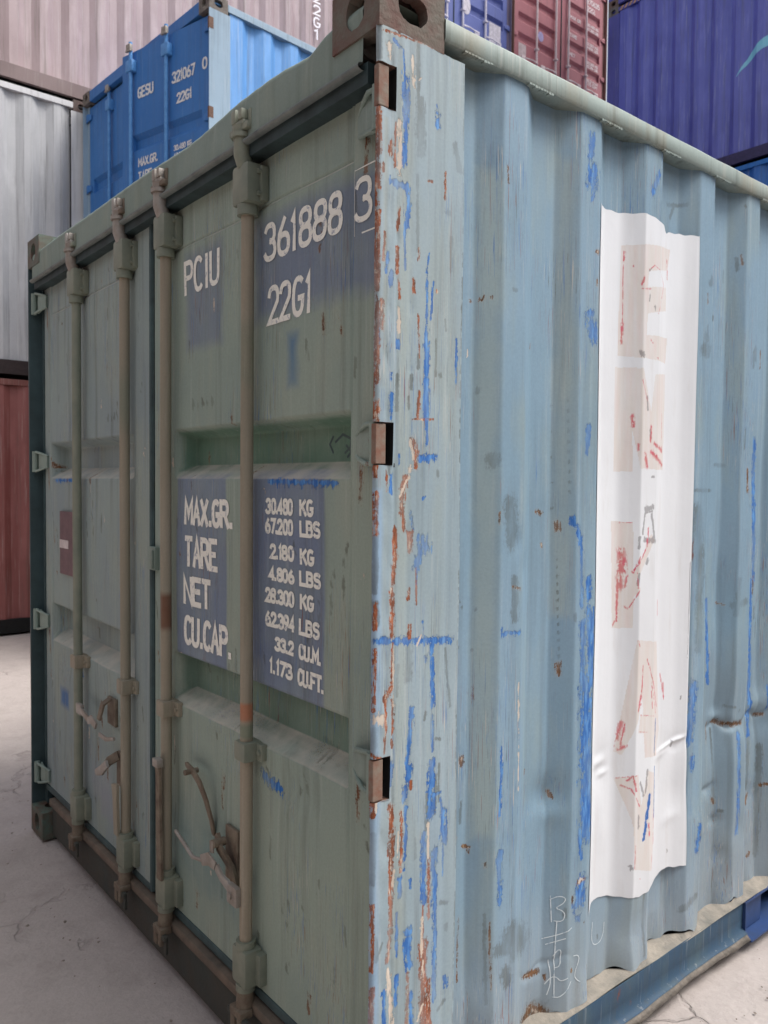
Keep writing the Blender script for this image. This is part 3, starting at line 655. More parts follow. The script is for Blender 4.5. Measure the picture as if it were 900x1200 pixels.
def letter_mat(name, c, under, wear=.5):
    s = NT(name); k = s.ramp(s.noise(55, detail=8, rough=.75), .38+.16*wear, .50+.16*wear)
    return s.done(s.mix(s.mth('SUBTRACT', 1.0, k), c, s.mix(.5, c, under)) if False else s.mix(s.ramp(s.noise(60, detail=8, rough=.75), .60-.1*wear, .68-.1*wear), c, s.mix(.75, c, under)), .6)
m_letter = letter_mat('white_lettering', lin(232,232,222), lin(124,136,160), .55)
m_hand = flat('handle_worn_paint', lin(124,114,98), .7, c2=lin(88,72,60), scale=22, bumpd=.001)
m_void = flat('dark_void', lin(16,16,16), .9)
m_dust = flat('dusty_ledge', lin(150,142,130), .9, c2=lin(108,106,100), scale=14, bumpd=.005)
m_dust2 = flat('dusty_flange', lin(134,126,116), .9, c2=lin(96,92,86), scale=18, bumpd=.004)
m_pocket = flat('pocket_blue_paint', lin(36,66,118), .6, c2=lin(44,62,92), scale=9)

# ---------------------------------------------------------------- ground
def ground():
    s = NT('dusty_concrete'); a = s.noise(.7, detail=6); b = s.noise(6, detail=8, rough=.65); c = s.noise(60, detail=8, rough=.7)
    col = s.mix(s.ramp(a, .35, .65), lin(186,177,172), lin(173,164,159)); col = s.mix(s.ramp(b, .48, .75, 0, .7), col, lin(160,151,145))
    col = s.mix(s.ramp(c, .35, .8, 0, .35), col, lin(140,132,126))
    w = s.n('ShaderNodeTexVoronoi'); w.feature = 'DISTANCE_TO_EDGE'; w.inputs['Scale'].default_value = .9
    vm = s.n('ShaderNodeVectorMath'); vm.operation = 'ADD'; s.put(vm.inputs[0], s.co)
    nn = s.n('ShaderNodeTexNoise'); nn.inputs['Scale'].default_value = 2.2; nn.inputs['Detail'].default_value = 6; s.put(nn.inputs['Vector'], s.co); s.put(vm.inputs[1], nn.outputs['Color']); s.put(w.inputs['Vector'], vm.outputs[0])
    crack = s.mth('MULTIPLY', s.ramp(w.outputs['Distance'], .004, .014, 1, 0), s.ramp(s.noise(1.3, off=7), .56, .66)); col = s.mix(s.mth('MULTIPLY', crack, .18), col, lin(96,86,82))
    st = s.ramp(s.noise(2.6, (1,1,1), detail=7, rough=.7, off=12), .6, .72); col = s.mix(s.mth('MULTIPLY', st, .3), col, lin(132,122,116))
    nrm = s.bump(b, .02, .7); nrm = s.bump(c, .004, .7, nrm); nrm = s.bump(crack, -.01, .8, nrm)
    m = s.done(col, .85, nrm, spec=.2)
    xs = np.concatenate([[-400,-60,-12], np.arange(-5, 9.01, .06), [14, 60, 400]]); ys = np.concatenate([[-400,-60,-8], np.arange(-4, 8.61, .06), [14, 60, 400]])
    X, Y = np.meshgrid(xs, ys, indexing='ij'); Z = np.zeros_like(X)
    for k in range(26):
        f = 1.2+k*.55; a = RNG.uniform(0, 6.28); Z += .0045/(1+k*.30)*np.sin(f*(X*math.cos(a)+Y*math.sin(a))+RNG.uniform(0, 6.28))
    Z = np.where((abs(X-2) < 7.2) & (abs(Y-2) < 6.8), Z, 0) - .006
    o = grid('ground', np.stack([X, Y, Z], -1), m); o['kind'] = 'structure'
ground()
def pebbles():
    mb = MB(); r = random.Random(3)
    for k in range(360):
        if k % 3 == 0: x = r.uniform(-.25, .1) ; y = r.uniform(-.6, 3.2)
        elif k % 3 == 1: x = r.uniform(.4, 3.2); y = r.uniform(-.35, -.02)
        else: x = r.uniform(-3, 5); y = r.uniform(-3, 6)
        s = r.choice((.002, .003, .004, .006)) * r.uniform(.6, 1.3); V = []
        for (a, b, c) in ((1,0,0), (0,1,0), (-1,0,0), (0,-1,0), (0,0,1), (0,0,-1)): V.append((x+a*s*r.uniform(.6, 1.4), y+b*s*r.uniform(.6, 1.4), .002+c*s*r.uniform(.4, .8)))
        mb.add(V, [(0,1,4), (1,2,4), (2,3,4), (3,0,4), (1,0,5), (2,1,5), (3,2,5), (0,3,5)])
    o = mb.build('gravel', flat('pebble', lin(150,140,130), .9, c2=lin(110,100,92), scale=3)); o['kind'] = 'stuff'; o['label'] = 'small pebbles and crumbs scattered over the dusty concrete'
pebbles()

# ---------------------------------------------------------------- corner casting with its oval holes
def casting(parent, x, y, z, mat, name='corner_casting', L=.178, Wd=.162, H=.118, sx=1, sy=1, rough=.0):
    """outer corner of the casting is at (x, y); extends sx, sy inward; z = underside"""
    V = []; F = []
    def ring(P, n=28, rx=.040, rz=.028):
        # P(a, b, d): a along face, b up, d inward ; centre given by closure
        pass
    mb = MB()
    def face(A, B, N, O, wa, wb, rx, rz, ca, cb, hole=True):
        A, B, N, O = Vector(A), Vector(B), Vector(N), Vector(O)
        if not hole:
            mb.add([O, O+A*wa, O+A*wa+B*wb, O+B*wb], [(0,1,2,3)]); return
        n = 32; inner = []; outer = []
        for k in range(n):
            a = 2*math.pi*(k+.5)/n; c, d = math.cos(a), math.sin(a)
            inner.append((ca+rx*math.copysign(abs(c)**.8, c), cb+rz*math.copysign(abs(d)**.8, d)))
            t = min(((wa-ca)/c if c > 0 else -ca/c) if abs(c) > 1e-6 else 9, ((wb-cb)/d if d > 0 else -cb/d) if abs(d) > 1e-6 else 9)
            outer.append((ca+c*t, cb+d*t))
        r = random.Random(int(x*10+z*7)+int(wa*1000))
        inner = [(a+r.uniform(-1, 1)*.0018, b+r.uniform(-1, 1)*.0018) for a, b in inner]
        V = [O+A*a+B*b for a, b in outer]+[O+A*a+B*b for a, b in inner]+[O+A*(ca+(a-ca)*1.05)+B*(cb+(b-cb)*1.05)+N*.03 for a, b in inner]
        V += [O, O+A*wa, O+A*wa+B*wb, O+B*wb]
        F = []
        for k in range(n):
            j = (k+1) % n; F += [(k, j, n+j, n+k), (n+k, n+j, 2*n+j, 2*n+k)]
            qa = (outer[k][0] > ca, outer[k][1] > cb)
            if abs(outer[k][0]-outer[j][0]) > 1e-6 and abs(outer[k][1]-outer[j][1]) > 1e-6:
                corner = 3*n + (0 if not qa[0] and not qa[1] else 1 if qa[0] and not qa[1] else 2 if qa[0] else 3); F.append((k, corner, j))
        mb.add(V, F)
    O = Vector((x, y, z))
    face((sx,0,0), (0,0,1), (0,sy,0), O, L, H, .040, .030, L*.5, H*.5)                 # long side
    face((0,sy,0), (0,0,1), (sx,0,0), O, Wd, H, .030, .036, Wd*.5, H*.5)               # end
    face((sx,0,0), (0,0,1), (0,-sy,0), O+Vector((0,sy*Wd,0)), L, H, 0, 0, 0, 0, False)
    face((0,sy,0), (0,0,1), (-sx,0,0), O+Vector((sx*L,0,0)), Wd, H, 0, 0, 0, 0, False)
    face((sx,0,0), (0,sy,0), (0,0,1), O, L, Wd, .055, .035, L*.5, Wd*.5)
    face((sx,0,0), (0,sy,0), (0,0,-1), O+Vector((0,0,H)), L, Wd, .055, .035, L*.5, Wd*.5)
    return mb.build(name, mat, parent)

# ================================================================ THE HERO CONTAINER
HL, HW, HH = 6.058, 2.438, 2.591
hero = empty('shipping_container', 'worn green and pale blue container in front, torn white banner on its side', 'shipping container')
PI2 = .28943
def corr(u, pitch=PI2, x0=.385, crest=.080, slope=.062, depth=.038):
    """0 on the outer flats, depth in the troughs; soft bends"""
    def raw(u):
        t = (u-x0) % pitch
        return np.where(t < crest, 0, np.where(t < crest+slope, (t-crest)/slope, np.where(t < pitch-slope, 1, (pitch-t)/slope)))
    e = .0028
    return depth*(raw(u-e)+raw(u-e*.5)+raw(u)+raw(u+e*.5)+raw(u+e))/5
DENTS = [  # x, z, rx, rz, inward depth
 (1.52,.78,.14,.09,.010), (1.47,.80,.03,.02,-.008), (1.53,.765,.022,.018,.010), (1.62,.745,.03,.03,.010), (.84,.77,.04,.06,.009), (1.20,.775,.06,.025,.007), (1.20,.62,.06,.05,.005), (1.44,.56,.03,.02,.006), (1.48,.455,.025,.018,.006), (1.50,.335,.03,.03,.005), (1.72,.48,.04,.04,.008),
 (.60,.75,.05,.05,.010), (.62,.70,.04,.03,-.006), (1.78,.74,.06,.05,.010), (1.35,.48,.06,.05,-.008), (1.46,1.22,.08,.12,.006), (1.60,.40,.06,.05,.006),
 (1.9,1.0,.12,.2,.02), (.45,1.42,.03,.03,.004), (.49,1.35,.03,.05,.005), (1.65,1.6,.1,.15,.008), (1.75,.80,.05,.04,-.012), (.34,.30,.05,.06,-.006), (1.0,.28,.1,.06,.006), (.42,.19,.06,.03,.010),
 (2.5,1.1,.3,.3,.03), (3.6,.8,.3,.4,.03), (4.6,1.5,.4,.3,.02)]
def wall_y(x, z):
    x = np.asarray(x, float); z = np.asarray(z, float)
    xx = x + .0018*np.sin(z*2.3+x*3) + .002*np.sin(z*7+x*9) * np.clip(1.2-z, 0, .4)*2.5
    y = .010 + corr(xx)
    for (a, b, ra, rb, d) in DENTS: y = y + d*np.exp(-((x-a)/ra)**2-((z-b)/rb)**2)
    for (za, xa, xb, d) in ((.765, 1.42, 1.85, .006), (.56, 1.38, 1.50, .004), (.30, .50, .70, .003), (.765, 1.16, 1.24, .004)):
        zc = za + .012*np.sin(x*31)+.006*np.sin(x*77); w = np.clip((x-xa)/.05, 0, 1)*np.clip((xb-x)/.05, 0, 1)
        y = y + w*d*np.exp(-((z-zc)/.010)**2)
    y = y + .0015*np.sin(z*3.1+x*1.3)*np.sin(x*2.1+.6) + .0004*np.sin(z*11+x*5)
    b = np.clip((.26-z)/.10, 0, 1); y = y + b*.006*np.sin(x*23+1) + b*.004*np.sin(x*57)
    return y
def stroke_mask(X, Z, marks, chans):
    A = np.zeros(X.shape+(4,))
    for ch, pts, hw in marks:
        if pts[0][0] > 1.3: hw = min(hw, .010)
        if ch == 'R': hw = hw*(.72 if pts[0][0] > .25 else .85)
        if ch == 'W': hw = hw*.8
        c = chans[ch]; xs = [p[0] for p in pts]; zs = [p[1] for p in pts]; r = hw*1.8+.004
        sel = (X > min(xs)-r) & (X < max(xs)+r) & (Z > min(zs)-r) & (Z < max(zs)+r)
        if not sel.any(): continue
        px, pz = X[sel], Z[sel]; d = np.full(px.shape, 9.)
        for (a, b), (e, f) in zip(pts[:-1], pts[1:]):
            vx, vz = e-a, f-b; L = vx*vx+vz*vz+1e-9; t = np.clip(((px-a)*vx+(pz-b)*vz)/L, 0, 1)
            d = np.minimum(d, np.hypot(px-a-t*vx, pz-b-t*vz))
        A[..., c][sel] = np.maximum(A[..., c][sel], np.clip(1.15-d/(hw*1.6), 0, 1))
    return A
CH = {'B': 0, 'R': 1, 'W': 2, 'K': 3}
# extra wear beyond the measured marks
_r = random.Random(11)
EXTRA = []
for k in range(150):
    x = _r.uniform(.26, 6.0) if k % 2 else _r.uniform(1.3, 6.0); z = _r.uniform(.2, 2.45); ch = _r.choice('BKKKRR' if x > 1.25 else 'KKR')
    L = _r.uniform(.004, .09 if x > 1.25 else .02); EXTRA.append((ch, [(x, z), (x+_r.uniform(-.003, .003), z-L)], _r.uniform(.0025, .006)))
for k in range(18):
    x = _r.uniform(.006, .24); z = _r.uniform(.15, 2.45); L = _r.uniform(.005, .10); EXTRA.append((_r.choice('KKRBKW'), [(x, z), (x+_r.uniform(-.002, .002), z-L)], _r.uniform(.0025, .005)))
z = .13
while z < 2.46:
    if _r.random() < .62: EXTRA.append(('K', [(.2425, z), (.2425, z+_r.uniform(.004, .02))], .0035))
    z += .018
z = .13
while z < 2.46:
    L = _r.uniform(.03, .16); EXTRA.append((_r.choice('RRK'), [(.0035, z), (.0045, z+L)], _r.uniform(.003, .006))); z += L+_r.uniform(0, .05)

xs = np.concatenate([np.arange(.245, 2.15, .0042), np.arange(2.15, 5.81, .0225), [5.813]]); zs = np.concatenate([[.160, .164], np.arange(.168, 2.507, .0052), [2.508]])
X, Z = np.meshgrid(xs, zs, indexing='ij')
zb = .168 + .007*np.sin(X*17) + .006*np.sin(X*41+1) + .004*np.sin(X*90)                      # ragged foot of the panel
Zt = np.where(Z < .25, zb + (Z-.160)*(.25-zb)/.09, Z)
Y = wall_y(X, Zt)
# panel flattens into the frame at both ends
fr = np.clip((X-.245)/.004, 0, 1)
P = np.stack([X, Y, Zt], -1)
grid('corrugated_wall', P, m_wall, hero, attr=stroke_mask(X, Zt, MARKS+EXTRA, CH), flip=False)

# --- corner post, side face with hinge recesses
NOTCH = ((2.315, 2.403), (1.594, 1.682), (.892, .984), (.20, .29))
xs = np.concatenate([[-.0], np.arange(.0015, .2466, .003), [.247]]); zs = np.arange(.118, 2.4745, .0034); zs[-1] = 2.4745
X, Z = np.meshgrid(xs, zs, indexing='ij')
Y = np.where(X < .010, .010-np.sqrt(np.clip(.0001-(X-.010)**2, 0, 1)), 0)
Y = Y + .0022*np.exp(-((X-.052)/.0045)**2) + .0012*np.exp(-((X-.088)/.006)**2) - .0010*np.exp(-((X-.12)/.02)**2) + .0016*np.exp(-((X-.205)/.01)**2)
Y = Y + .0012*np.sin(Z*9+X*20)*np.clip(X/.03, 0, 1) + .0018*np.exp(-((X-.03)/.012)**2)*np.sin(Z*31+2)**2
for k in range(40):
    a, b = _r.uniform(.0, .1), _r.uniform(.15, 2.45); Y = Y + _r.uniform(.0006, .003)*np.exp(-((X-a)/_r.uniform(.003, .012))**2-((Z-b)/_r.uniform(.008, .05))**2)
Y = np.where(X > .243, Y+(X-.243)*2, Y)
cx = (X[:-1,:-1]+X[1:,1:])/2; cz = (Z[:-1,:-1]+Z[1:,1:])/2; keep = np.ones(cx.shape, bool)
for a, b in NOTCH: keep &= ~((cx < .046) & (cz > a) & (cz < b))
Xo = X.copy(); Xo[0] = .0006*np.sin(Z[0]*40)                         # slightly chewed leading edge
post = grid('corner_post', np.stack([Xo, Y, Z], -1), m_post, hero, mask=keep, attr=stroke_mask(X, Z, MARKS+EXTRA, CH))
mb = MB()
segs = [.118]+[v for p in sorted(NOTCH) for v in p]+[2.4745]
for a, b in zip(segs[::2], segs[1::2]):
    mb.add([(.0003,.010,a), (.0003,.010,b), (.055,.010,b), (.055,.010,a)], [(0,1,2,3)]); 
    for q in (a, b):
        if q not in (.118, 2.4745): mb.add([(.0006,.0032,q), (.046,.0002,q), (.046,.052,q), (.0006,.012,q)], [(0,1,2,3)])
mb.build('post_lip', m_rustm, post)
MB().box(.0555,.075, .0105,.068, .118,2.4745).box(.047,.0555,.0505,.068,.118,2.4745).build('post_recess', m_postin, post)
for a, b in NOTCH: MB().box(.050,.054, .003,.05, a-.004,b+.004).build('notch_back', m_void, post)
for a, b in NOTCH:
    hb = MB().box(.0022,.029, .0035,.019, a+.002,b-.003, .0025); hb.tube([(.020,.026,a-.012), (.020,.026,b+.012)], .006, 12); hb.build('hinge_lug', m_lug, post)
# far and rear posts
MB().box(0,.247, HW-.006,HW, .118,2.473).box(.055,.075, HW-.050,HW-.006, .118,2.473).box(0,.055, HW-.012,HW-.006, .118,2.473).build('corner_post', m_postin, hero)
MB().box(5.813,HL, .002,.05, .118,2.473, .004).build('corner_post', m_brail, hero); MB().box(5.90,HL, HW-.05,HW-.002, .118,2.473, .004).build('corner_post', m_brail, hero)
# castings
casting(hero, 0, 0, 2.473, m_cast); casting(hero, 0, HW, 2.473, m_cast_g, sy=-1); casting(hero, 0, 0, 0, m_cast); casting(hero, 0, HW, 0, m_cast_g, sy=-1)
for yy, s_ in ((0, 1), (HW, -1)):
    for zz in (0, 2.473): casting(hero, HL, yy, zz, m_cast, sx=-1, sy=s_)
# --- top side rail: dented square tube
def wavy_box(name, x0, x1, y0, y1, z0, z1, mat, parent, amp=.0015, n=160, seed=1):
    r = random.Random(seed); xs_ = np.linspace(x0, x1, n); ph = [r.uniform(0, 6) for _ in range(8)]
    prof = [(y0+.004,z0), (y0,z0+.005), (y0,z1-.005), (y0+.004,z1), (y1,z1), (y1,z0)]
    P_ = np.zeros((n, 7, 3))
    for j in range(7):
        yy, zz = prof[j % 6]; P_[:, j, 0] = xs_; P_[:, j, 1] = yy + amp*np.sin(xs_*7+ph[j % 6])*.6+amp*.5*np.sin(xs_*23+ph[(j+1) % 6]); P_[:, j, 2] = zz + amp*np.sin(xs_*5+ph[6])+amp*.5*np.sin(xs_*31+ph[j % 6])
    return grid(name, P_, mat, parent, smooth=False)
wavy_box('top_rail', .1785, 5.88, -.003, .060, 2.503, 2.551, m_rail, hero, .0008)
_r = random.Random(5)
for xa in (.24, .455, .74, 1.03, 1.32, 1.62):                       # ragged weld beads under the rail
    mb = MB()
    for k in range(9): mb.box(xa+k*.010, xa+k*.010+.009, -.001, .010, 2.4995+_r.uniform(-.002, .001), 2.5045, .001)
    mb.build('weld_bead', m_rail, hero)
MB().box(.1785, 5.88, HW-.06, HW, 2.503, 2.551).build('top_rail', m_header, hero)
# --- bottom side rail: channel with dusty ledge, dented lower flange, fork pocket
def rail_seg(xa, xb, par):
    n = max(8, int((xb-xa)/.012)); xs_ = np.linspace(xa, xb, n)
    wob = .002*np.sin(xs_*5)+.001*np.sin(xs_*17+1); wv2 = .005*np.sin(xs_*4.5+2)+.002*np.sin(xs_*11)+.001*np.sin(xs_*37)
    prof = lambda x, w, w2: [(-.002+w*.3, .157+w*.25), (-.004+w*.4, .153+w*.25), (-.003+w*.5, .100), (-.002, .066+w), (-.022+w2*.5, .056+w2*.5), (-.038+w2*.8, .040+w2*.8), (-.010, .038), (.05, .036)]
    P_ = np.array([[(x,)+p for p in prof(x, w, w2)] for x, w, w2 in zip(xs_, wob, wv2)])
    return P_, xs_
rails = MB()
Pr, xr = rail_seg(.1785, 1.60, hero)
rail = grid('bottom_rail', Pr[:, :5], m_brail, hero, smooth=False)
grid('rail_flange', Pr[:, 4:]+np.array([0, .0045, -.0004]), m_dust2, rail, smooth=False)
Pr2, xr2 = rail_seg(1.97, 5.88, hero); grid('bottom_rail', Pr2[:, :5], m_brail, hero, smooth=False)
n = 420; xl = np.linspace(.2, 2.3, n); wy = wall_y(xl, np.full(n, .18)); base = .157+.0012*np.sin(xl*9)
hgt = .001+.005*np.clip(np.sin(xl*3.1+1), 0, 1)+.008*np.clip(xl-1.1, 0, 1)
L0 = np.stack([xl, np.full(n, -.0025)+.001*np.sin(xl*23)-.012*np.clip(xl-1.0, 0, .5)*(1+.5*np.sin(xl*9)), base+.001+.008*np.clip(xl-.9, 0, .6)*np.sin(xl*9)], -1)
L1 = np.stack([xl, wy*.45-.004, base+hgt*.45], -1); L2 = np.stack([xl, wy+.004, base+hgt+.010], -1)
grid('dusty_ledge', np.stack([L0, L1, L2], 1), m_dust, rail)
pk = MB(); pk.box(1.60,1.604, -.013,.30, .036,.157); pk.box(1.966,1.97, -.013,.30, .036,.157); pk.box(1.604,1.966, -.010,.30, .150,.157); pk.box(1.604,1.966, -.034,.30, .030,.036, 0); pk.box(1.604,1.966,.296,.30,.036,.150)
pk.box(1.604,1.76, .012,.018, .040,.150)
pk.build('fork_pocket', m_pocket, rail)
MB().box(.1785, 5.88, HW-.05, HW, .036, .157).build('bottom_rail', m_brail, hero)
# underside, floor, roof, rear and far walls
MB().box(.13, 5.95, .052, HW-.052, .10, .155).build('floor_frame', m_void, hero)
xs = np.linspace(.05, 5.95, 220); P = np.stack([np.stack([xs, np.full(220, y), 2.545+.008*np.sin(xs*18)], -1) for y in (.03, 1.2, HW-.03)], 1); grid('roof', P, m_header, hero, smooth=False)
def plain_corr(name, x0, x1, z0, z1, mat, parent, f, pitch=PI2, depth=.036):
    """corrugated sheet; f(u, d, z) -> point"""
    us = [x0]; u = x0+.05
    while u < x1-.05:
        for t in (0, .078, .146, .216): us.append(u+t)
        u += pitch
    us = [v for v in us if v < x1-.02]+[x1]; V = []; F = []
    def dep(u):
        t = (u-x0-.05) % pitch
        if u <= x0 or u >= x1: return depth
        return 0 if t < .0785 else depth if .140 < t < .2165 else 0
    for v in us:
        d = dep(v+1e-4); V += [f(v, d, z0), f(v, d, z1)]
    F = [(2*i, 2*i+2, 2*i+3, 2*i+1) for i in range(len(us)-1)]
    mb = MB(); mb.add(V, F); return mb.build(name, mat, parent)
plain_corr('corrugated_wall', .25, 5.9, .155, 2.503, m_brail, hero, lambda u, d, z: (u, HW-.008-d, z))
plain_corr('end_wall', .05, 2.39, .12, 2.5, m_brail, hero, lambda u, d, z: (HL-.01-d, u, z))

# --- header above the doors: bent sheet with ragged top
HT = [(.05,2.540), (.163,2.538), (.202,2.538), (.242,2.531), (.275,2.525), (.33,2.528), (.42,2.530), (.60,2.533), (.75,2.526), (.90,2.519), (1.1,2.521), (1.5,2.525), (2.40,2.528)]
ys = np.arange(.06, 2.385, .006); tops = np.interp(ys, [a for a, b in HT], [b for a, b in HT])+.0005*np.sin(ys*90)
rows = []
for k, t in enumerate(np.linspace(0, 1, 26)):
    z = 2.424+(tops-2.424)*t
    x = .004+.008*np.exp(-((ys-.85)/.25)**2)*t**2+.010*np.exp(-((ys-.28)/.08)**2)*t**2+.0015*np.sin(ys*7+t*3)+.005*np.clip(t-.9, 0, 1)/.1
    rows.append(np.stack([x, ys, z], -1))
rows.append(rows[-1]+np.array([.05, 0, -.004]))
header = grid('header', np.stack(rows, 1), m_header, hero)
P = []
for t in range(9):
    a = math.radians(-100+t*25); wv = .004*np.sin(ys*5)+.002*np.sin(ys*19)
    P.append(np.stack([.004-.013*math.cos(a)+wv*.3+0*ys, ys, 2.413+.008*math.sin(a)+wv*.4], -1))
grid('drip_lip', np.stack(P, 1), m_lip, header)
MB().box(.012,.06, .052,HW-.052, 2.380,2.424).build('header_seal', m_dark, header)

# --- doors
def door_x(y, z, sgn):
    """outer skin of the right door; y measured from its own outer edge"""
    f = np.clip(1-np.abs((z-1.640)/.075), 0, 1); 
    def rec(z, zt, zb):
        up_ = .022; lo_ = .040
        return np.clip(np.minimum((zt-z)/up_, (z-zb)/lo_), 0, 1)
    ends = np.clip((y-.152)/.004, 0, 1)*np.clip((1.058-y)/.018, 0, 1)
    r = .068*(rec(z, 1.716, 1.566)+rec(z, 1.028, .868))*ends
    r = r + .0045*np.exp(-((z-2.262)/.004)**2)*(y > .15)*(y < 1.06) + .003*(z > 2.262)*(y > .155)*(y < 1.055)
    r = r + .003*np.exp(-((y-.148)/.003)**2) - .004*(y > 1.075)
    w = ends*np.clip((z-.3)/.1, 0, 1)
    r = r + w*(.004*np.sin(y*4+z*2.2+sgn)*np.sin(z*3.3+1) + .0022*np.sin(y*13+z*5)*np.sin(z*9+2*sgn))
    r = r + .006*np.exp(-((y-.35)/.10)**2-((z-.80)/.05)**2) - .004*np.exp(-((y-.8)/.08)**2-((z-.86)/.03)**2) + .004*np.exp(-((y-.86)/.06)**2-((z-.5)/.1)**2)
    e = np.clip((.056-y+.012)/.012, 0, 1); e2 = np.clip((y-1.197)/.012, 0, 1); r = r + .012*(e**2+e2**2)
    return .050 + r
def door(right):
    ys = np.concatenate([np.arange(.056, .148, .012), np.arange(.144, .162, .002), np.arange(.165, 1.035, .010), np.arange(1.036, 1.064, .003), np.arange(1.07, 1.21, .008)])
    zs = np.concatenate([np.arange(.215, .85, .012), np.arange(.852, 1.04, .005), np.arange(1.045, 1.55, .012), np.arange(1.552, 1.73, .005), np.arange(1.735, 2.25, .012), np.arange(2.252, 2.274, .002), np.arange(2.28, 2.40, .012), [2.398]])
    Y, Z = np.meshgrid(ys, zs, indexing='ij'); X = door_x(Y, Z, 0 if right else 2.2)
    Yw = Y if right else HW-Y
    rr = random.Random(4 if right else 9); dm = []
    for k in range(70):
        a, c = rr.uniform(.07, 1.19), rr.uniform(.3, 2.38); L = rr.uniform(.006, .07); dm.append((rr.choice('KKKKRW'), [(a, c), (a+rr.uniform(-.012, .012), c-L)], rr.uniform(.002, .004)))
    for a, c, L in ((.74,.73,.10), (.70,.57,.07), (.10,2.30,.08), (.11,1.62,.10), (.11,.93,.12), (.62,1.60,.05), (.9,.33,.06), (.30,.31,.04)): dm.append(('R', [(a, c), (a+.003, c-L)], .006))
    for k in range(5): a = .80+.03*k; dm.append(('K', [(a, 1.78+.02*(k % 2)), (a+.02, 1.80), (a+.012, 1.77)], .0025))
    for k in range(4): a = .16+.05*k; dm.append(('K', [(a, 1.42-.06*k), (a+.02, 1.36-.05*k), (a+.01, 1.28-.04*k)], .003))
    dm += [('B', [(.44,.775), (.52,.79)], .012), ('B', [(.2,1.556), (.5,1.558)], .006), ('K', [(.3,.905), (.34,.92)], .006)]
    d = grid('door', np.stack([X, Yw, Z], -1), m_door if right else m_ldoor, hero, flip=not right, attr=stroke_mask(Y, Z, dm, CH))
    f = (lambda y: y) if right else (lambda y: HW-y)
    s = 1 if right else -1
    # rods
    for y0 in (.556 if right else .570, 1.054):
        y = f(y0); inner = y0 > 1; mr = m_rod if right or inner else m_rod_g
        rb = MB(); rb.tube([(.019, y, .34), (.0195, y, .9), (.0185, y+.001, 1.5), (.019, y, 2.26)], .0170, 18); rb.build('lock_rod', mr, d, True)
        g = MB()      # upper guide box
        g.box(-.006,.050, y-.040,y+.040, 2.262,2.362, .010); g.box(.030,.052, y-.050,y+.050, 2.268,2.356, .004); g.tube([(.019,y,2.236), (.019,y,2.262)], .027, 18)
        for dz in (2.285, 2.340):
            for dy in (-.044, .044): g.tube([(.022,y+dy,dz), (.034,y+dy,dz)], .006, 8)
        g.build('rod_bearing', m_rod_g, d, True)
        k = MB()      # neck and cam at the header
        k.tube([(.012,y,2.36), (.002,y,2.385), (.002,y,2.425)], .0215, 16); k.tube([(.002,y,2.425), (.002,y,2.436)], .028, 16); k.tube([(.002,y,2.436), (.004,y,2.452)], [.022,.026], 14)
        k.box(-.012,.020, y-.030,y+.030, 2.452,2.466, .004); k.box(-.016,.006, y-.028,y-.010, 2.466,2.492, .004); k.box(-.014,.010, y+.008,y+.030, 2.464,2.500, .005); k.box(-.004,.016, y-.016,y+.016, 2.470,2.486, .004)
        k.build('cam_lock', m_bare if inner or not right else m_rod_g, d, True)
        k = MB(); k.box(-.010,.006, y-.046,y+.046, 2.440,2.456, .003); k.box(.0,.012, y+.030,y+.046, 2.44,2.50, .003); k.box(.0,.012, y-.046,y-.032, 2.44,2.49, .003)
        k.build('cam_keeper', m_hand if inner else m_rod_g, d, True)
        g = MB(); g.box(-.004,.052, y-.028,y+.028, .828,.880, .008); g.box(.034,.052, y-.052,y+.052, .832,.876, .004)
        for dy in (-.042, .042): g.tube([(.028,y+dy,.854), (.036,y+dy,.854)], .007, 8)
        g.build('rod_bracket', m_rod_g if (right and not inner) else m_rod, d, True)
        g = MB(); g.box(-.004,.050, y-.036,y+.036, .232,.330, .009); g.box(.028,.052, y-.056,y+.056, .238,.322, .004); g.tube([(.019,y,.328), (.019,y,.348)], .026, 16); g.tube([(.019,y,.215), (.019,y,.234)], .026, 16)
        g.build('rod_bearing', m_rod_g, d, True)
        k = MB(); k.tube([(.018,y,.222), (.016,y,.170)], [.021,.024], 14); k.box(-.014,.024, y-.030,y+.030, .150,.172, .005); k.box(-.014,.010, y-.028,y-.008, .118,.152, .004); k.box(-.012,.012, y+.006,y+.030, .110,.154, .005)
        k.build('cam_lock', m_hand, d, True)
        k = MB(); k.box(-.010,.004, y-.050,y+.050, .140,.156, .003); k.box(-.006,.004, y-.050,y-.034, .10,.15, .003); k.box(-.006,.004, y+.034,y+.050, .10,.15, .003); k.build('cam_keeper', m_sill, d, True)
    # hinges
    for zc in (2.322, 1.638, .945, .262):
        y = f; h = MB(); P_ = [(.036, y(.030), zc), (.030, y(.060), zc), (.034, y(.090), zc), (.044, y(.118), zc)]
        h.bar(P_, [.080,.078,.062,.044], .010)
        for sg in (-1, 1): h.tube([(.020, y(.028), zc+sg*.042), (.016, y(.055), zc+sg*.041), (.028, y(.088), zc+sg*.033), (.044, y(.120), zc+sg*.022)], .0055, 8)
        h.tube([(.018, y(.026), zc-.045), (.018, y(.026), zc+.045)], .012, 12); h.build('hinge', m_hinge, d, True)
    g = MB(); g.box(.046,.062, min(f(.052), f(.060)),max(f(.052), f(.060)), .20,2.40).box(.046,.062, min(f(.061), f(1.2)),max(f(.061), f(1.2)), .188,.2145, .004); g.build('door_gasket', m_gasket2, d)
    return d
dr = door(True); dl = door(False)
MB().tube([(.047,1.219,.20), (.047,1.219,2.39)], .011, 8).build('door_gasket', m_gasket2, dr, True)
MB().box(.030,.048, 1.165,1.225, 1.27,1.345, .004).box(.022,.030, 1.170,1.180, 1.275,1.335, .002).build('locking_plate', m_hinge, dr, True)

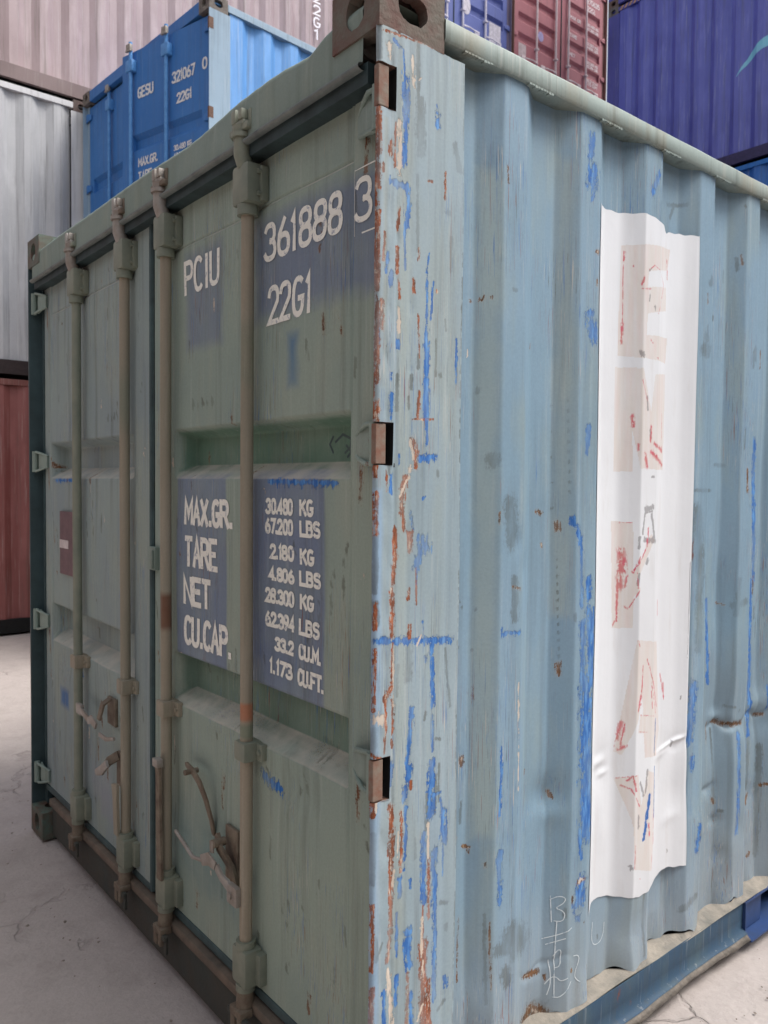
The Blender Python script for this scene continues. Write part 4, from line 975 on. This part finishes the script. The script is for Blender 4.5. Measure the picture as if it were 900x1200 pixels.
# lettering on the right door
TS = lambda y, z: float(door_x(np.float64(y), np.float64(z), 0))-.0008
for s_, y0, y1, z0, z1, st in (('361888', .517, .187, 2.115, 2.213, .0145), ('22G1', .502, .304, 1.954, 2.054, .0145), ('PCIU', .985, .779, 2.112, 2.216, .015),
        ('MAX.GR.', .980, .690, 1.424, 1.508, .017), ('TARE', .974, .782, 1.298, 1.394, .017), ('NET', .984, .826, 1.182, 1.273, .017), ('CU.CAP.', .984, .700, 1.060, 1.153, .017),
        ('30.480', .512, .388, 1.474, 1.517, .0098), ('67.200', .514, .388, 1.424, 1.466, .0098), ('2.180', .490, .386, 1.360, 1.401, .0098), ('4.806', .496, .386, 1.304, 1.342, .0098),
        ('28.300', .513, .386, 1.246, 1.287, .0098), ('62.394', .513, .386, 1.184, 1.226, .0098), ('33.2', .468, .388, 1.126, 1.164, .0098), ('1.173', .494, .390, 1.064, 1.106, .0098),
        ('KG', .352, .297, 1.474, 1.517, .0098), ('LBS', .352, .270, 1.424, 1.466, .0098), ('KG', .352, .297, 1.356, 1.398, .0098), ('LBS', .356, .270, 1.304, 1.344, .0098),
        ('KG', .354, .299, 1.246, 1.287, .0098), ('LBS', .358, .272, 1.184, 1.226, .0098), ('CU.M.', .358, .262, 1.124, 1.164, .0098), ('CU.FT.', .360, .250, 1.060, 1.104, .0098)):
    text('lettering', s_, y0, y1, z0, z1, 0, m_letter, dr, st, surf=TS)
text('lettering', '3', .134, .082, 2.120, 2.218, .0472, m_letter, dr, .0125, surf=TS)
mb = MB(); V = [(.144,2.098), (.144,2.238), (.070,2.238), (.070,2.098), (.144,2.098)]
ribbon(mb, V, .0035, lambda a, b, o: (TS(a, b), a, b), 0); mb.build('lettering', m_letter, dr)
# scratched scribbles in the recesses
m_scr = flat('scratch_mark', lin(60,80,84), .7, c2=lin(80,96,92))
mb = MB()
for l in ([(.30,1.655), (.27,1.672), (.235,1.660), (.24,1.640), (.26,1.628)], [(.31,1.630), (.325,1.650), (.31,1.668)], [(.255,1.645), (.235,1.630), (.25,1.618)]):
    ribbon(mb, l, .006, lambda a, b, o: (float(door_x(np.float64(a), np.float64(b), 0))-.001, a, b), 0)
mb.build('scribble', m_scr, dr)

# placard, grey repaired patches, latches
MB().box(.040,.0445, 1.985,2.150, 1.17,1.43, .001).build('placard', flat('placard_brown', lin(112,90,94), .6, c2=lin(96,80,84)), dl)
MB().box(.0385,.0398, 2.040,2.148, 1.278,1.312).build('placard_label', flat('label_white', lin(214,206,204), .5), dl)
def latch(parts, mat, par, name='handle'):
    mb = MB()
    for p in parts:
        if p[0] == 'b': mb.bar(p[1], p[2], p[3])
        elif p[0] == 't': mb.tube(p[1], p[2], 12)
        else: mb.box(*p[1:])
    return mb.build(name, mat, par, True)
# right door, outer rod: white hub, jammed handle and retainer
latch([('x', -.014,.004, .552,.604, .440,.492, .006), ('b', [(-.004,.598,.475), (-.008,.64,.490), (-.006,.672,.505)], [.030,.022,.024], .010), ('t', [(-.020,.580,.466), (-.004,.580,.466)], .009)], m_bare, dr)
latch([('b', [(-.010,.672,.508), (-.016,.700,.520), (-.014,.745,.500)], [.026,.036,.030], .006), ('b', [(-.006,.70,.535), (-.004,.705,.565)], [.018,.020], .006)], m_bare, dr, 'handle_catch')
latch([('t', [(-.012,.735,.500), (-.014,.80,.487), (-.018,.905,.528)], .0055)], m_bare, dr, 'catch_pin')
latch([('b', [(.044,.655,.44), (.030,.66,.50), (.012,.69,.545), (.018,.715,.575)], [.036,.036,.030,.020], .012), ('x', .040,.050, .64,.71, .45,.60, .003), ('t', [(-.006,.695,.560), (.03,.695,.560)], .012)], m_hand, dr, 'handle_retainer')
# right door, inner rod: rusty handle hanging beside the rod, curved retainer
latch([('b', [(-.016,1.040,.700), (-.012,1.040,.66), (-.010,1.042,.50), (-.006,1.044,.325)], [.034,.028,.030,.036], .012)], m_hand, dr)
latch([('x', -.026,-.004, 1.022,1.058, .680,.706, .004)], m_bare, dr, 'handle_hub')
latch([('b', [(.030,.935,.708), (.018,.90,.716), (.010,.85,.714), (.010,.81,.695), (.018,.785,.650), (.034,.780,.585), (.046,.79,.54)], [.012,.018,.022,.022,.022,.022,.018], .008), ('t', [(-.012,.86,.712), (.03,.86,.712)], .008)], m_hand, dr, 'handle_retainer')
# left door
latch([('x', -.014,.002, 1.745,1.80, .672,.712, .006), ('b', [(-.008,1.755,.690), (-.012,1.70,.686), (-.010,1.665,.676)], [.024,.020,.022], .010)], m_bare, dl)
latch([('b', [(-.012,1.665,.672), (-.016,1.62,.690), (-.012,1.585,.672)], [.024,.032,.026], .008), ('b', [(-.008,1.56,.648), (-.006,1.50,.645), (.0,1.44,.660)], [.016,.014,.012], .008)], m_bare, dl, 'handle_catch')
latch([('x', .038,.050, 1.53,1.61, .67,.77, .003), ('b', [(.030,1.56,.77), (.004,1.56,.755), (-.008,1.565,.70)], [.030,.030,.026], .010)], m_hand, dl, 'handle_retainer')
latch([('b', [(-.010,1.405,.515), (-.012,1.395,.47), (-.006,1.40,.34)], [.050,.036,.036], .014)], m_rod, dl)
latch([('x', .038,.050, 1.46,1.52, .47,.59, .003), ('b', [(.030,1.48,.585), (.004,1.50,.565), (-.010,1.54,.52)], [.034,.034,.020], .010)], m_hand, dl, 'handle_retainer')
latch([('b', [(-.012,1.475,.566), (-.016,1.52,.530), (-.016,1.57,.510)], [.026,.034,.022], .010)], m_bare, dl, 'handle_catch')
# --- sill
sill = MB().box(.040,.14, .1625,HW-.1625, .020,.150, .006).build('sill', m_sill, hero)
MB().box(.026,.060, .1625,HW-.1625, .1515,.182, .009).build('sill_lip', m_sill2, sill, True)
mb = MB()
for yc in (.33, .80, 1.219, 1.62, 2.10): mb.box(-.006,.0, yc-.05,yc+.05, .085,.20, .002)
MB().box(.0,.10, .0,.0+.001, .1,.101)

# --- chalk scribble on the wall
m_chalk = letter_mat('chalk', lin(206,216,220), lin(130,155,175), .7)
CHALK = [[(.629,.479),(.632,.41)],[(.628,.47),(.65,.478),(.667,.470),(.660,.456),(.64,.446),(.658,.438),(.665,.425),(.658,.408),(.638,.412)],[(.61,.367),(.65,.374),(.686,.386)],[(.619,.351),(.666,.362)],[(.645,.409),(.641,.341),(.639,.209)],
 [(.637,.318),(.648,.334),(.656,.332),(.656,.310),(.652,.288),(.640,.286)],[(.618,.245),(.632,.262),(.645,.262),(.655,.248),(.673,.255)],[(.635,.209),(.655,.206),(.686,.241)],[(.627,.308),(.633,.25),(.623,.216)],[(.697,.306),(.715,.302),(.722,.288),(.698,.254),(.71,.236),(.723,.227)]]
CHALK2 = [[(.830,.334),(.826,.29),(.835,.268),(.855,.262),(.875,.268),(.885,.29),(.886,.314)]]
for group_ in (CHALK, CHALK2):
    mb = MB()
    for l in group_:
        for it in range(2):
            if len(l) > 2: l = [l[0]]+[q for a, c in zip(l[:-1], l[1:]) for q in ((a[0]*.75+c[0]*.25, a[1]*.75+c[1]*.25), (a[0]*.25+c[0]*.75, a[1]*.25+c[1]*.75))]+[l[-1]]
        pts = []
        for (a, b_), (c, d) in zip(l[:-1], l[1:]):
            k = max(1, int(math.hypot(c-a, d-b_)/.007)); pts += [(a+(c-a)*i/k, b_+(d-b_)*i/k) for i in range(k)]
        pts.append(l[-1]); ribbon(mb, pts, .0024, lambda a, b, o: (a, float(wall_y(a, b))-.0012, b), 0)
    mb.build('chalk_scribble', m_chalk, hero)

# --- torn white banner stuck over the corrugation
def banner_mat():
    s = NT('banner_vinyl'); at = s.attr('marks'); gh = s.attr('ghost'); sp3 = s.n('ShaderNodeSeparateColor'); s.put(sp3.inputs[0], at.outputs['Color'])
    col = s.mix(s.ramp(s.noise(3, (1,1,.5), detail=5), .35, .7), lin(220,223,226), lin(210,212,215))
    g = s.n('ShaderNodeSeparateColor'); s.put(g.inputs[0], gh.outputs['Color'])
    gn = s.mth('ADD', g.outputs[0], s.mth('MULTIPLY', s.mth('SUBTRACT', s.noise(70, detail=8, rough=.7), .5), 1.1))
    gm = s.mth('MULTIPLY', s.ramp(gn, .42, .58), s.ramp(s.noise(1, (60,60,6), detail=6, off=5), .3, .55, .55, 1))
    col = s.mix(s.mth('MULTIPLY', gm, .66), col, s.mix(s.ramp(s.noise(1, (45,45,9), off=2), .45, .7), lin(206,196,186), lin(208,188,180)))
    nz = s.mth('ADD', s.mth('MULTIPLY', s.noise(1, (150,150,40), detail=6, rough=.7), .6), s.mth('MULTIPLY', s.noise(90, detail=6, rough=.75, off=4), .55))
    def m(v, thr=.45, amp=4.0): return s.mth('MULTIPLY', s.ramp(s.mth('ADD', v, s.mth('MULTIPLY', s.mth('SUBTRACT', nz, .575), amp)), thr-.08, thr+.08), s.ramp(v, .02, .12))
    col = s.mix(s.mth('MULTIPLY', m(at.outputs['Alpha']), .6), col, lin(100,96,98))
    col = s.mix(s.mth('MULTIPLY', m(sp3.outputs[1], .62, 6.0), s.ramp(sp3.outputs[1], .3, 1.0, .25, .95)), col, s.mix(s.ramp(s.noise(40), .4, .6), lin(196,66,92), lin(190,110,108)))
    col = s.mix(m(sp3.outputs[0]), col, BLUE)
    sp = s.sep(); col = s.mix(s.ramp(s.noise(1, (20,20,3), detail=7, off=8), .58, .75, 0, .25), col, lin(176,166,156))
    return s.done(col, .45, s.bump(s.noise(20, detail=4), .002, .5), spec=.4)
xs = np.arange(.772, 1.2475, .0025); n = len(xs); zs_n = 640
top = np.interp(xs, [.77,.79,.80,.888,.94,.982,1.03,1.061,1.075,1.088,1.10,1.16,1.252], [2.304,2.300,2.303,2.306,2.311,2.312,2.305,2.300,2.288,2.286,2.292,2.300,2.308])+.0012*np.sin(xs*120)
bot = np.interp(xs, [.77,.784,.80,.83,.871,.93,.997,1.05,1.10,1.13,1.168,1.20,1.25], [.385,.388,.396,.400,.396,.380,.368,.370,.380,.392,.396,.388,.384])+.001*np.sin(xs*150)
T = np.linspace(0, 1, zs_n)[None, :]; Zb = bot[:, None]+(top-bot)[:, None]*T
Xb = np.repeat(xs[:, None], zs_n, 1)+.0014*np.sin(Zb*6)+np.where(xs[:, None] > 1.24, .003*np.sin(Zb*4), 0)
base = wall_y(Xb, Zb)
# vinyl is pulled slightly across the bends, with creases and a few bubbles
sm = sum(wall_y(Xb+d, Zb) for d in (-.012, -.006, 0, .006, .012))/5
u_ = np.clip((Xb-1.043)/(1.252-1.043), 0, 1); br = .46*np.clip((Xb-1.043)/.012, 0, 1)*np.clip((1.252-Xb)/.012, 0, 1)
Yb = np.minimum(base, sm); Yb = Yb*.80+.20*sum(wall_y(Xb+d, Zb) for d in (-.05, -.035, -.02, .02, .035, .05))/6; Yb = np.minimum(Yb, base); Yb = Yb*(1-br)+.010*br-.0022
for (a, b, ra, rb, d) in ((.84,.785,.03,.016,.006), (.86,.75,.02,.01,.004), (1.16,.775,.06,.006,.004), (1.21,.785,.025,.007,.005), (1.12,.755,.04,.012,.003), (1.18,.55,.04,.02,.003), (1.0,2.2,.02,.1,.002), (.86,.60,.02,.05,.002)):
    Yb = Yb-d*np.exp(-((Xb-a)/ra)**2-((Zb-b-.15*(Xb-a))/rb)**2)
ghost = np.zeros(Xb.shape)
def inside(poly):
    c = np.zeros(Xb.shape, bool); j = len(poly)-1
    for i in range(len(poly)):
        (xi, zi), (xj, zj) = poly[i], poly[j]
        if zi != zj: c ^= ((zi > Zb) != (zj > Zb)) & (Xb < (xj-xi)*(Zb-zi)/(zj-zi)+xi)
        j = i
    return c
for poly in ([(0.897,2.22),(1.118,2.246),(1.103,2.182),(0.981,2.157),(0.977,2.112),(1.094,2.131),(1.096,2.064),(0.98,2.039),(0.977,1.979),(1.111,1.988),(1.102,1.913),(0.892,1.915)],
 [(0.883,1.884),(0.965,1.885),(1.006,1.766),(1.024,1.873),(1.103,1.882),(1.097,1.602),(0.961,1.605),(0.938,1.709),(0.94,1.596),(0.883,1.595)],
 [(0.877,1.458),(0.945,1.452),(0.948,1.313),(1.019,1.42),(1.036,1.401),(0.954,1.289),(0.971,1.264),(0.949,1.241),(0.948,1.153),(0.887,1.156)],
 [(0.962,1.119),(1.071,1.101),(1.11,0.831),(1.09,0.758),(1.01,0.773),(0.994,0.919)],
 [(0.962,1.119),(1.071,1.101),(1.033,1.037),(1.001,1.041),(0.974,0.892),(0.927,0.791),(0.905,0.804)],
 [(0.983,0.901),(1.077,0.881),(1.079,0.828),(0.974,0.852)],
 [(0.907,0.727),(0.978,0.73),(0.997,0.635),(1.026,0.732),(1.078,0.71),(1.084,0.539),(1.072,0.42),(0.97,0.456),(0.963,0.577),(0.955,0.607)]):
    ghost = np.maximum(ghost, inside(poly))
banner = grid('banner', np.stack([Xb, Yb, Zb], -1), banner_mat(), hero, attr=stroke_mask(Xb, Zb, STICKER_MARKS, CH))
ga = banner.data.color_attributes.new('ghost', 'FLOAT_COLOR', 'POINT'); gg = np.zeros(Xb.shape+(4,), np.float32); gg[..., 0] = ghost; gg[..., 3] = 1; ga.data.foreach_set('color', gg.reshape(-1))

# ================================================================ OTHER CONTAINERS
def bg_container(label, loc, rz, L, H, col, railc=None, doors=None, rodc=None, recs=((1.716,1.566), (1.028,.868)), letters=(), group=None, lett=None, name='shipping_container', castc=None, rust=.4, notch=False, ajar=0, prail=None, glossr=.55):
    t = empty(name, label, 'shipping container', loc, math.radians(rz), group)
    c = lin(*col); c2 = lin(*[max(0, v-10) for v in col]); c3 = lin(*[min(255, v+12) for v in col])
    mw = paint('paint_%d_%d_%d' % tuple(col), c, c2, c3, streak=.6, chips=rust, ripple=.004, rough=glossr, spec=.5)
    mr = paint('rail_%d_%d_%d' % tuple(railc), lin(*railc), lin(*[max(0, v-14) for v in railc]), streak=.5, chips=rust+.3) if railc else mw
    md = m_void; mc = flat('casting_%d' % col[0], lin(*(castc or (110,84,72))), .8, c2=lin(80,72,68), scale=20, bumpd=.002)
    for x, sx in ((0, 1), (L, -1)):
        for y, sy in ((0, 1), (HW, -1)):
            for z in (0, H-.118): casting(t, x, y, z, mc, sx=sx, sy=sy)
            MB().box(min(x, x+sx*.20), max(x, x+sx*.20), min(y, y+sy*.006), max(y, y+sy*.006), .118, H-.118).box(min(x+sx*.05, x+sx*.07), max(x+sx*.05, x+sx*.07), min(y+sy*.006, y+sy*.06), max(y+sy*.006, y+sy*.06), .118, H-.118).build('corner_post', mr, t)
    for y0, y1 in ((-.002, .06), (HW-.06, HW+.002)):
        MB().box(.1785, L-.1785, y0, y1, H-.09, H-.03, .004).build('top_rail', mr, t)
        pk = 2.0 if L < 7 else 5.05
        mb = MB()
        for a, b in ((.1785, pk), (pk+.36, L-pk-.36), (L-pk, L-.1785)): mb.box(a, b, y0-.004 if y0 < 1 else HW-.04, .04 if y0 < 1 else y1+.004, .02, .16)
        mb.build('bottom_rail', prail or mr, t)
    MB().box(.15, L-.05, .05, HW-.05, .05, .15).build('floor_frame', md, t)
    MB().box(.05, L-.05, .03, HW-.03, H-.05, H-.04).build('roof', mw, t)
    plain_corr('corrugated_wall', .2, L-.2, .158, H-.088, mw, t, lambda u, d, z: (u, .010+d, z))
    plain_corr('corrugated_wall', .2, L-.2, .158, H-.088, mw, t, lambda u, d, z: (u, HW-.010-d, z))
    plain_corr('end_wall', .06, HW-.06, .1, H-.06, mw, t, lambda u, d, z: (L-.01-d, u, z))
    if not doors:
        plain_corr('end_wall', .06, HW-.06, .1, H-.06, mw, t, lambda u, d, z: (.01+d, u, z)); return t
    mdo = paint('door_%d_%d_%d' % tuple(doors), lin(*doors), lin(*[max(0, v-8) for v in doors]), streak=.3, chips=rust*.8)
    ml = letter_mat('lettering_%d' % col[0], lin(*(lett or (214,212,210))), lin(*doors), .5); mro = flat('rods_%d' % col[0], lin(*(rodc or doors)), .5, c2=lin(*[max(0, v-20) for v in (rodc or doors)]))
    MB().box(.0,.06, .163,HW-.163, H-.115,H-.012, .004).build('header', mdo, t); MB().box(0,.10, .163,HW-.163, .03,.16, .004).build('sill', mr, t)
    for side in (0, 1):
        f = (lambda y: y) if side == 0 else (lambda y: HW-y)
        zr = [.20]; xr_ = [.050]
        for zt, zb in sorted(recs, key=lambda q: q[0]):
            zr += [zb, zb+.036, zt-.042, zt]; xr_ += [.050, .086, .086, .050]
        zr.append(H-.14); xr_.append(.050)
        V = []; F = []
        cols = ((f(.056), 0), (f(.150), 0), (f(.152), 1), (f(1.058), 1), (f(1.060), 0), (f(1.212), 0))
        for y, k in cols: V += [((.050+(x-.050)*k), y, z) for x, z in zip(xr_, zr)]
        m_ = len(zr); F = [(i*m_+j, (i+1)*m_+j, (i+1)*m_+j+1, i*m_+j+1) for i in range(len(cols)-1) for j in range(m_-1)]
        mb = MB(); mb.add(V, F); d = mb.build('door', mdo, t)
        for y0 in (.570, 1.054):
            y = f(y0); MB().tube([(.019,y,.12), (.019,y,H-.07)], .017, 10).build('lock_rod', mro, d, True)
            MB().box(-.004,.05, y-.045,y+.045, H-.33,H-.23, .006).build('rod_bearing', mro, d, True); MB().box(-.004,.05, y-.035,y+.035, .23,.33, .006).build('rod_bearing', mro, d, True)
            MB().box(-.010,.05, y-.03,y+.03, .84,.87, .004).build('rod_bracket', mro, d, True); MB().box(-.012,.02, y-.03,y+.03, H-.15,H-.095, .006).box(-.014,.006, y-.036,y+.036, H-.16,H-.145, .003).build('cam_lock', m_bare, d, True)
            if y0 < 1 or True: MB().bar([(-.006,y,.62), (-.012,f(y0-.12),.63), (-.01,f(y0-.30),.61)], [.03,.018,.018], .012).box(.02,.05, min(f(y0-.36), f(y0-.26)),max(f(y0-.36), f(y0-.26)), .54,.66, .004).build('handle', mro, d, True)
        for zc in (H-.24, H*.63, H*.37, .27): MB().bar([(.036,f(.012),zc), (.028,f(.06),zc), (.044,f(.118),zc)], [.08,.075,.045], .012).build('hinge', mdo, d, True)
        if side == 0:
            for (s_, y0, y1, z0, z1, st) in letters: text('lettering', s_, y0, y1, z0, z1, .0470, ml, d, st)
            MB().tube([(.046,HW/2,.2), (.046,HW/2,H-.14)], .010, 6).build('door_gasket', m_dark, t if ajar else d)
            if ajar:
                MB().box(.0515,.098, 1.200,1.214, .20,H-.14).box(.090,.098, .056,1.2, .20,H-.14).build('door_frame', mdo, d)
                a_ = math.radians(ajar); hx, hy = .03, .03; d.rotation_euler = (0, 0, a_); d.location = (hx-(hx*math.cos(a_)-hy*math.sin(a_)), hy-(hx*math.sin(a_)+hy*math.cos(a_)), 0)
        t['d%d' % side] = d.name
    if notch:
        for zc in (H-.235, H-.95): MB().box(-.0012,.04, -.0015,.02, zc-.045,zc+.045).build('hinge_recess', m_rustm, t)
    return t
ROWS = (('30.480 KG', 1.45), ('67.200 LBS', 1.38), ('2.180 KG', 1.30), ('4.806 LBS', 1.23), ('28.300 KG', 1.15), ('62.394 LBS', 1.08))

blue = bg_container('bright blue container with one door leaf ajar, raised behind the front container', (2.04,4.75,2.93), 4.5, 6.058, 2.591, (100,156,216), railc=(150,172,190), doors=(56,114,178), rodc=(84,142,200),
    letters=(('GESU', .985, .78, 2.02, 2.12, .018), ('321067', .52, .24, 2.02, 2.12, .018), ('0', .14, .09, 2.03, 2.13, .018), ('22G1', .46, .28, 1.84, 1.93, .018), ('MAX.GR.', .98, .72, 1.42, 1.50, .014), ('30.480 KG', .50, .28, 1.45, 1.50, .010), ('67.200 LBS', .50, .26, 1.38, 1.43, .010), ('TARE', .98, .80, 1.30, 1.38, .014)), castc=(120,112,104), notch=True, ajar=10.5)
red = bg_container('faded brick red container standing on the concrete at the bottom of the far left stack', (-10.24,7.25,0), 0, 12.192, 2.591, (136,82,78), railc=(120,74,68), rust=.5, prail=m_void)
silver = bg_container('pale silver grey container with white top rail in the middle of the far left stack', (-10.24,7.25,2.591), 0, 12.192, 2.896, (174,174,176), railc=(204,203,204), rust=.3, castc=(90,70,66), prail=flat('dark_brown_rail', lin(48,36,36), .8))
pink = bg_container('dusty pink container along the very top left, above the silver one', (-6.9,7.25,5.487), 0, 12.192, 2.896, (168,148,148), railc=(130,112,110), rust=.3, castc=(96,78,70), lett=(230,226,226))
# vertical code near the end of the pink wall, digits stacked
m_pl = letter_mat('pink_lettering', lin(232,226,228), lin(168,148,148), .4)
for i, ch in enumerate('22G1 0'):
    if ch == ' ': continue
    mb = MB()
    for st in G.get(ch, []): ribbon(mb, [(11.66+u*.09, 2.13-.15*i+v*.11) for u, v in st], .022, lambda a, b, o: (a, .0065, b), 0)
    mb.build('lettering', m_pl, [c for c in pink.children if c.name.startswith('corrugated_wall')][0])

rose = bg_container('dusty rose container with white lock rods and code rows, high up beside the indigo one', (11.10,7.40,7.773), 90, 6.058, 2.591, (172,112,116), railc=(150,112,100), doors=(176,112,118), rodc=(214,196,196), lett=(226,214,214), rust=.3,
    recs=((1.98,1.83), (1.66,1.51), (1.34,1.19), (1.02,.87)), letters=(('270635', .52, .18, 2.12, 2.21, .016), ('22G1', .52, .30, 1.99, 2.08, .016), ('MAX GR', .98, .70, 1.70, 1.76, .012), ('TARE', .98, .80, 1.40, 1.46, .012), ('NET', .98, .84, 1.08, 1.14, .012))
    + tuple((s_, .50, .20, z, z+.05, .011) for s_, z in (('30.480 KG', 1.74), ('67.200 LBS', 1.67), ('2.180 KG', 1.42), ('4.806 LBS', 1.36), ('28.300 KG', 1.10), ('62.394 LBS', 1.04), ('33.2 CU.M', .80), ('1.173 CU.FT', .74))))
navy = bg_container('violet blue container with white lock rods and white door labels at top centre', (8.60,7.40,7.773), 90, 6.058, 2.591, (96,108,170), railc=(120,110,130), doors=(100,112,172), rodc=(206,200,210), rust=.3, lett=(216,214,220),
    recs=((1.98,1.83), (1.66,1.51), (1.34,1.19), (1.02,.87)), letters=(('451902', .52, .18, 2.12, 2.21, .016), ('22G1', .52, .30, 1.99, 2.08, .016)))
def decal(par, verts, mat, name='door_label'):
    mb = MB(); mb.add(verts, [tuple(range(len(verts)))]); return mb.build(name, mat, par)
m_lab = flat('label_paper', lin(214,208,216), .5)
dn = bpy.data.objects[navy['d0']]; dn2 = bpy.data.objects[navy['d1']]; dr2 = bpy.data.objects[rose['d1']]
decal(dn, [(.046,.46,.62), (.046,.20,.62), (.046,.20,.92), (.046,.46,.92)], m_lab)
decal(dn, [(.046,.96+.09*math.cos(a), .98+.14*math.sin(a)) for a in [k*math.pi/10 for k in range(20)]], m_lab)
decal(dr2, [(.046,2.28,.55), (.046,2.10,.55), (.046,2.10,.85), (.046,2.28,.85)], flat('label_faded', lin(206,186,186), .6))
decal(dr2, [(.046,1.74+.07*math.cos(a), 1.12+.08*math.sin(a)) for a in [k*math.pi/8 for k in range(16)]], flat('label_lilac', lin(170,160,205), .6))
for o_ in (navy, rose):
    for k in ('d0', 'd1'): del o_[k]
for k in ('d0', 'd1'): del blue[k]

indigo = bg_container('indigo container with tall corrugated side and a turquoise swoosh at top right', (9.30,6.10,5.792), -90, 12.192, 2.896, (92,96,172), railc=(84,84,150), rust=.15, glossr=.34, castc=(110,104,98), prail=flat('dark_indigo_rail', lin(58,50,88), .7))
iw = [c for c in indigo.children if c.name.startswith('corrugated_wall')][0]
def gen_depth(u, x0=.2, pitch=PI2, depth=.036):
    t = (u-x0-.05) % pitch
    return 0 if t < .078 else depth*(t-.078)/.068 if t < .146 else depth if t < .216 else depth*(1-(t-.216)/(pitch-.216))
mb = MB(); V = []
ctr = [(2.01,1.16), (2.10,1.27), (2.20,1.37), (2.30,1.43), (2.42,1.48), (2.56,1.53), (2.75,1.57), (3.0,1.56), (3.4,1.45)]; hw_ = [.004,.03,.05,.06,.07,.085,.10,.09,.02]
uu = np.linspace(2.01, 3.4, 90); zc = np.interp(uu, [a for a, b in ctr], [b for a, b in ctr]); hh = np.interp(uu, [a for a, b in ctr], hw_)
for a, b, h in zip(uu, zc, hh): V += [(a, .008+gen_depth(a), b-h), (a, .008+gen_depth(a), b+h)]
mb.add(V, [(2*i, 2*i+2, 2*i+3, 2*i+1) for i in range(89)]); mb.build('logo_swoosh', flat('turquoise_print', lin(108,190,200), .5, c2=lin(134,180,208), scale=4), iw)
# hazard stripes along the top rail end
ir = [c for c in indigo.children if c.name.startswith('top_rail')][0]
mb = MB()
for k in range(5): a = .20+k*.075; mb.add([(a, -.0035, 2.81), (a+.035, -.0035, 2.81), (a+.075, -.0035, 2.862), (a+.04, -.0035, 2.862)], [(0,1,2,3)])
mb.build('hazard_stripe', flat('hazard_tan', lin(196,150,110), .6), ir)
azure = bg_container('azure blue container peeking out under the indigo one at the right edge', (9.30,6.10,2.896), -90, 12.192, 2.896, (44,104,176), railc=(56,120,190), rust=.2)
ind2 = bg_container('dark indigo container stacked highest above the indigo one, only its lower edge in view', (9.30,6.10,8.688), -90, 12.192, 2.896, (84,80,150), rust=.2)
# what carries the raised ones, hidden in the photograph behind the front container
sup = [((2.04,4.75,0.034), 4.5, 6.058, 2.896), ((9.30,6.10,0), -90, 12.192, 2.896)]
for k in range(3): sup += [((11.10,7.40,2.591*k), 90, 6.058, 2.591), ((8.60,7.40,2.591*k), 90, 6.058, 2.591)]
for loc, rz, L, H in sup: bg_container('brown container buried in the stacks behind the front container', loc, rz, L, H, (120,78,66), group='containers hidden at the foot of the stacks')
# container rows added out of frame to close off the low sky
for loc, rz in (((-7.0,6.5,0), -90), ((-6.5,-8.6,0), 0)):
    for k in range(2): bg_container('unseen brown container added opposite the front container to block low sky light', (loc[0]-(HW if rz else 0), loc[1], 2.591*k), rz, 12.192, 2.591, (120,90,78), group='added containers blocking the low sky')
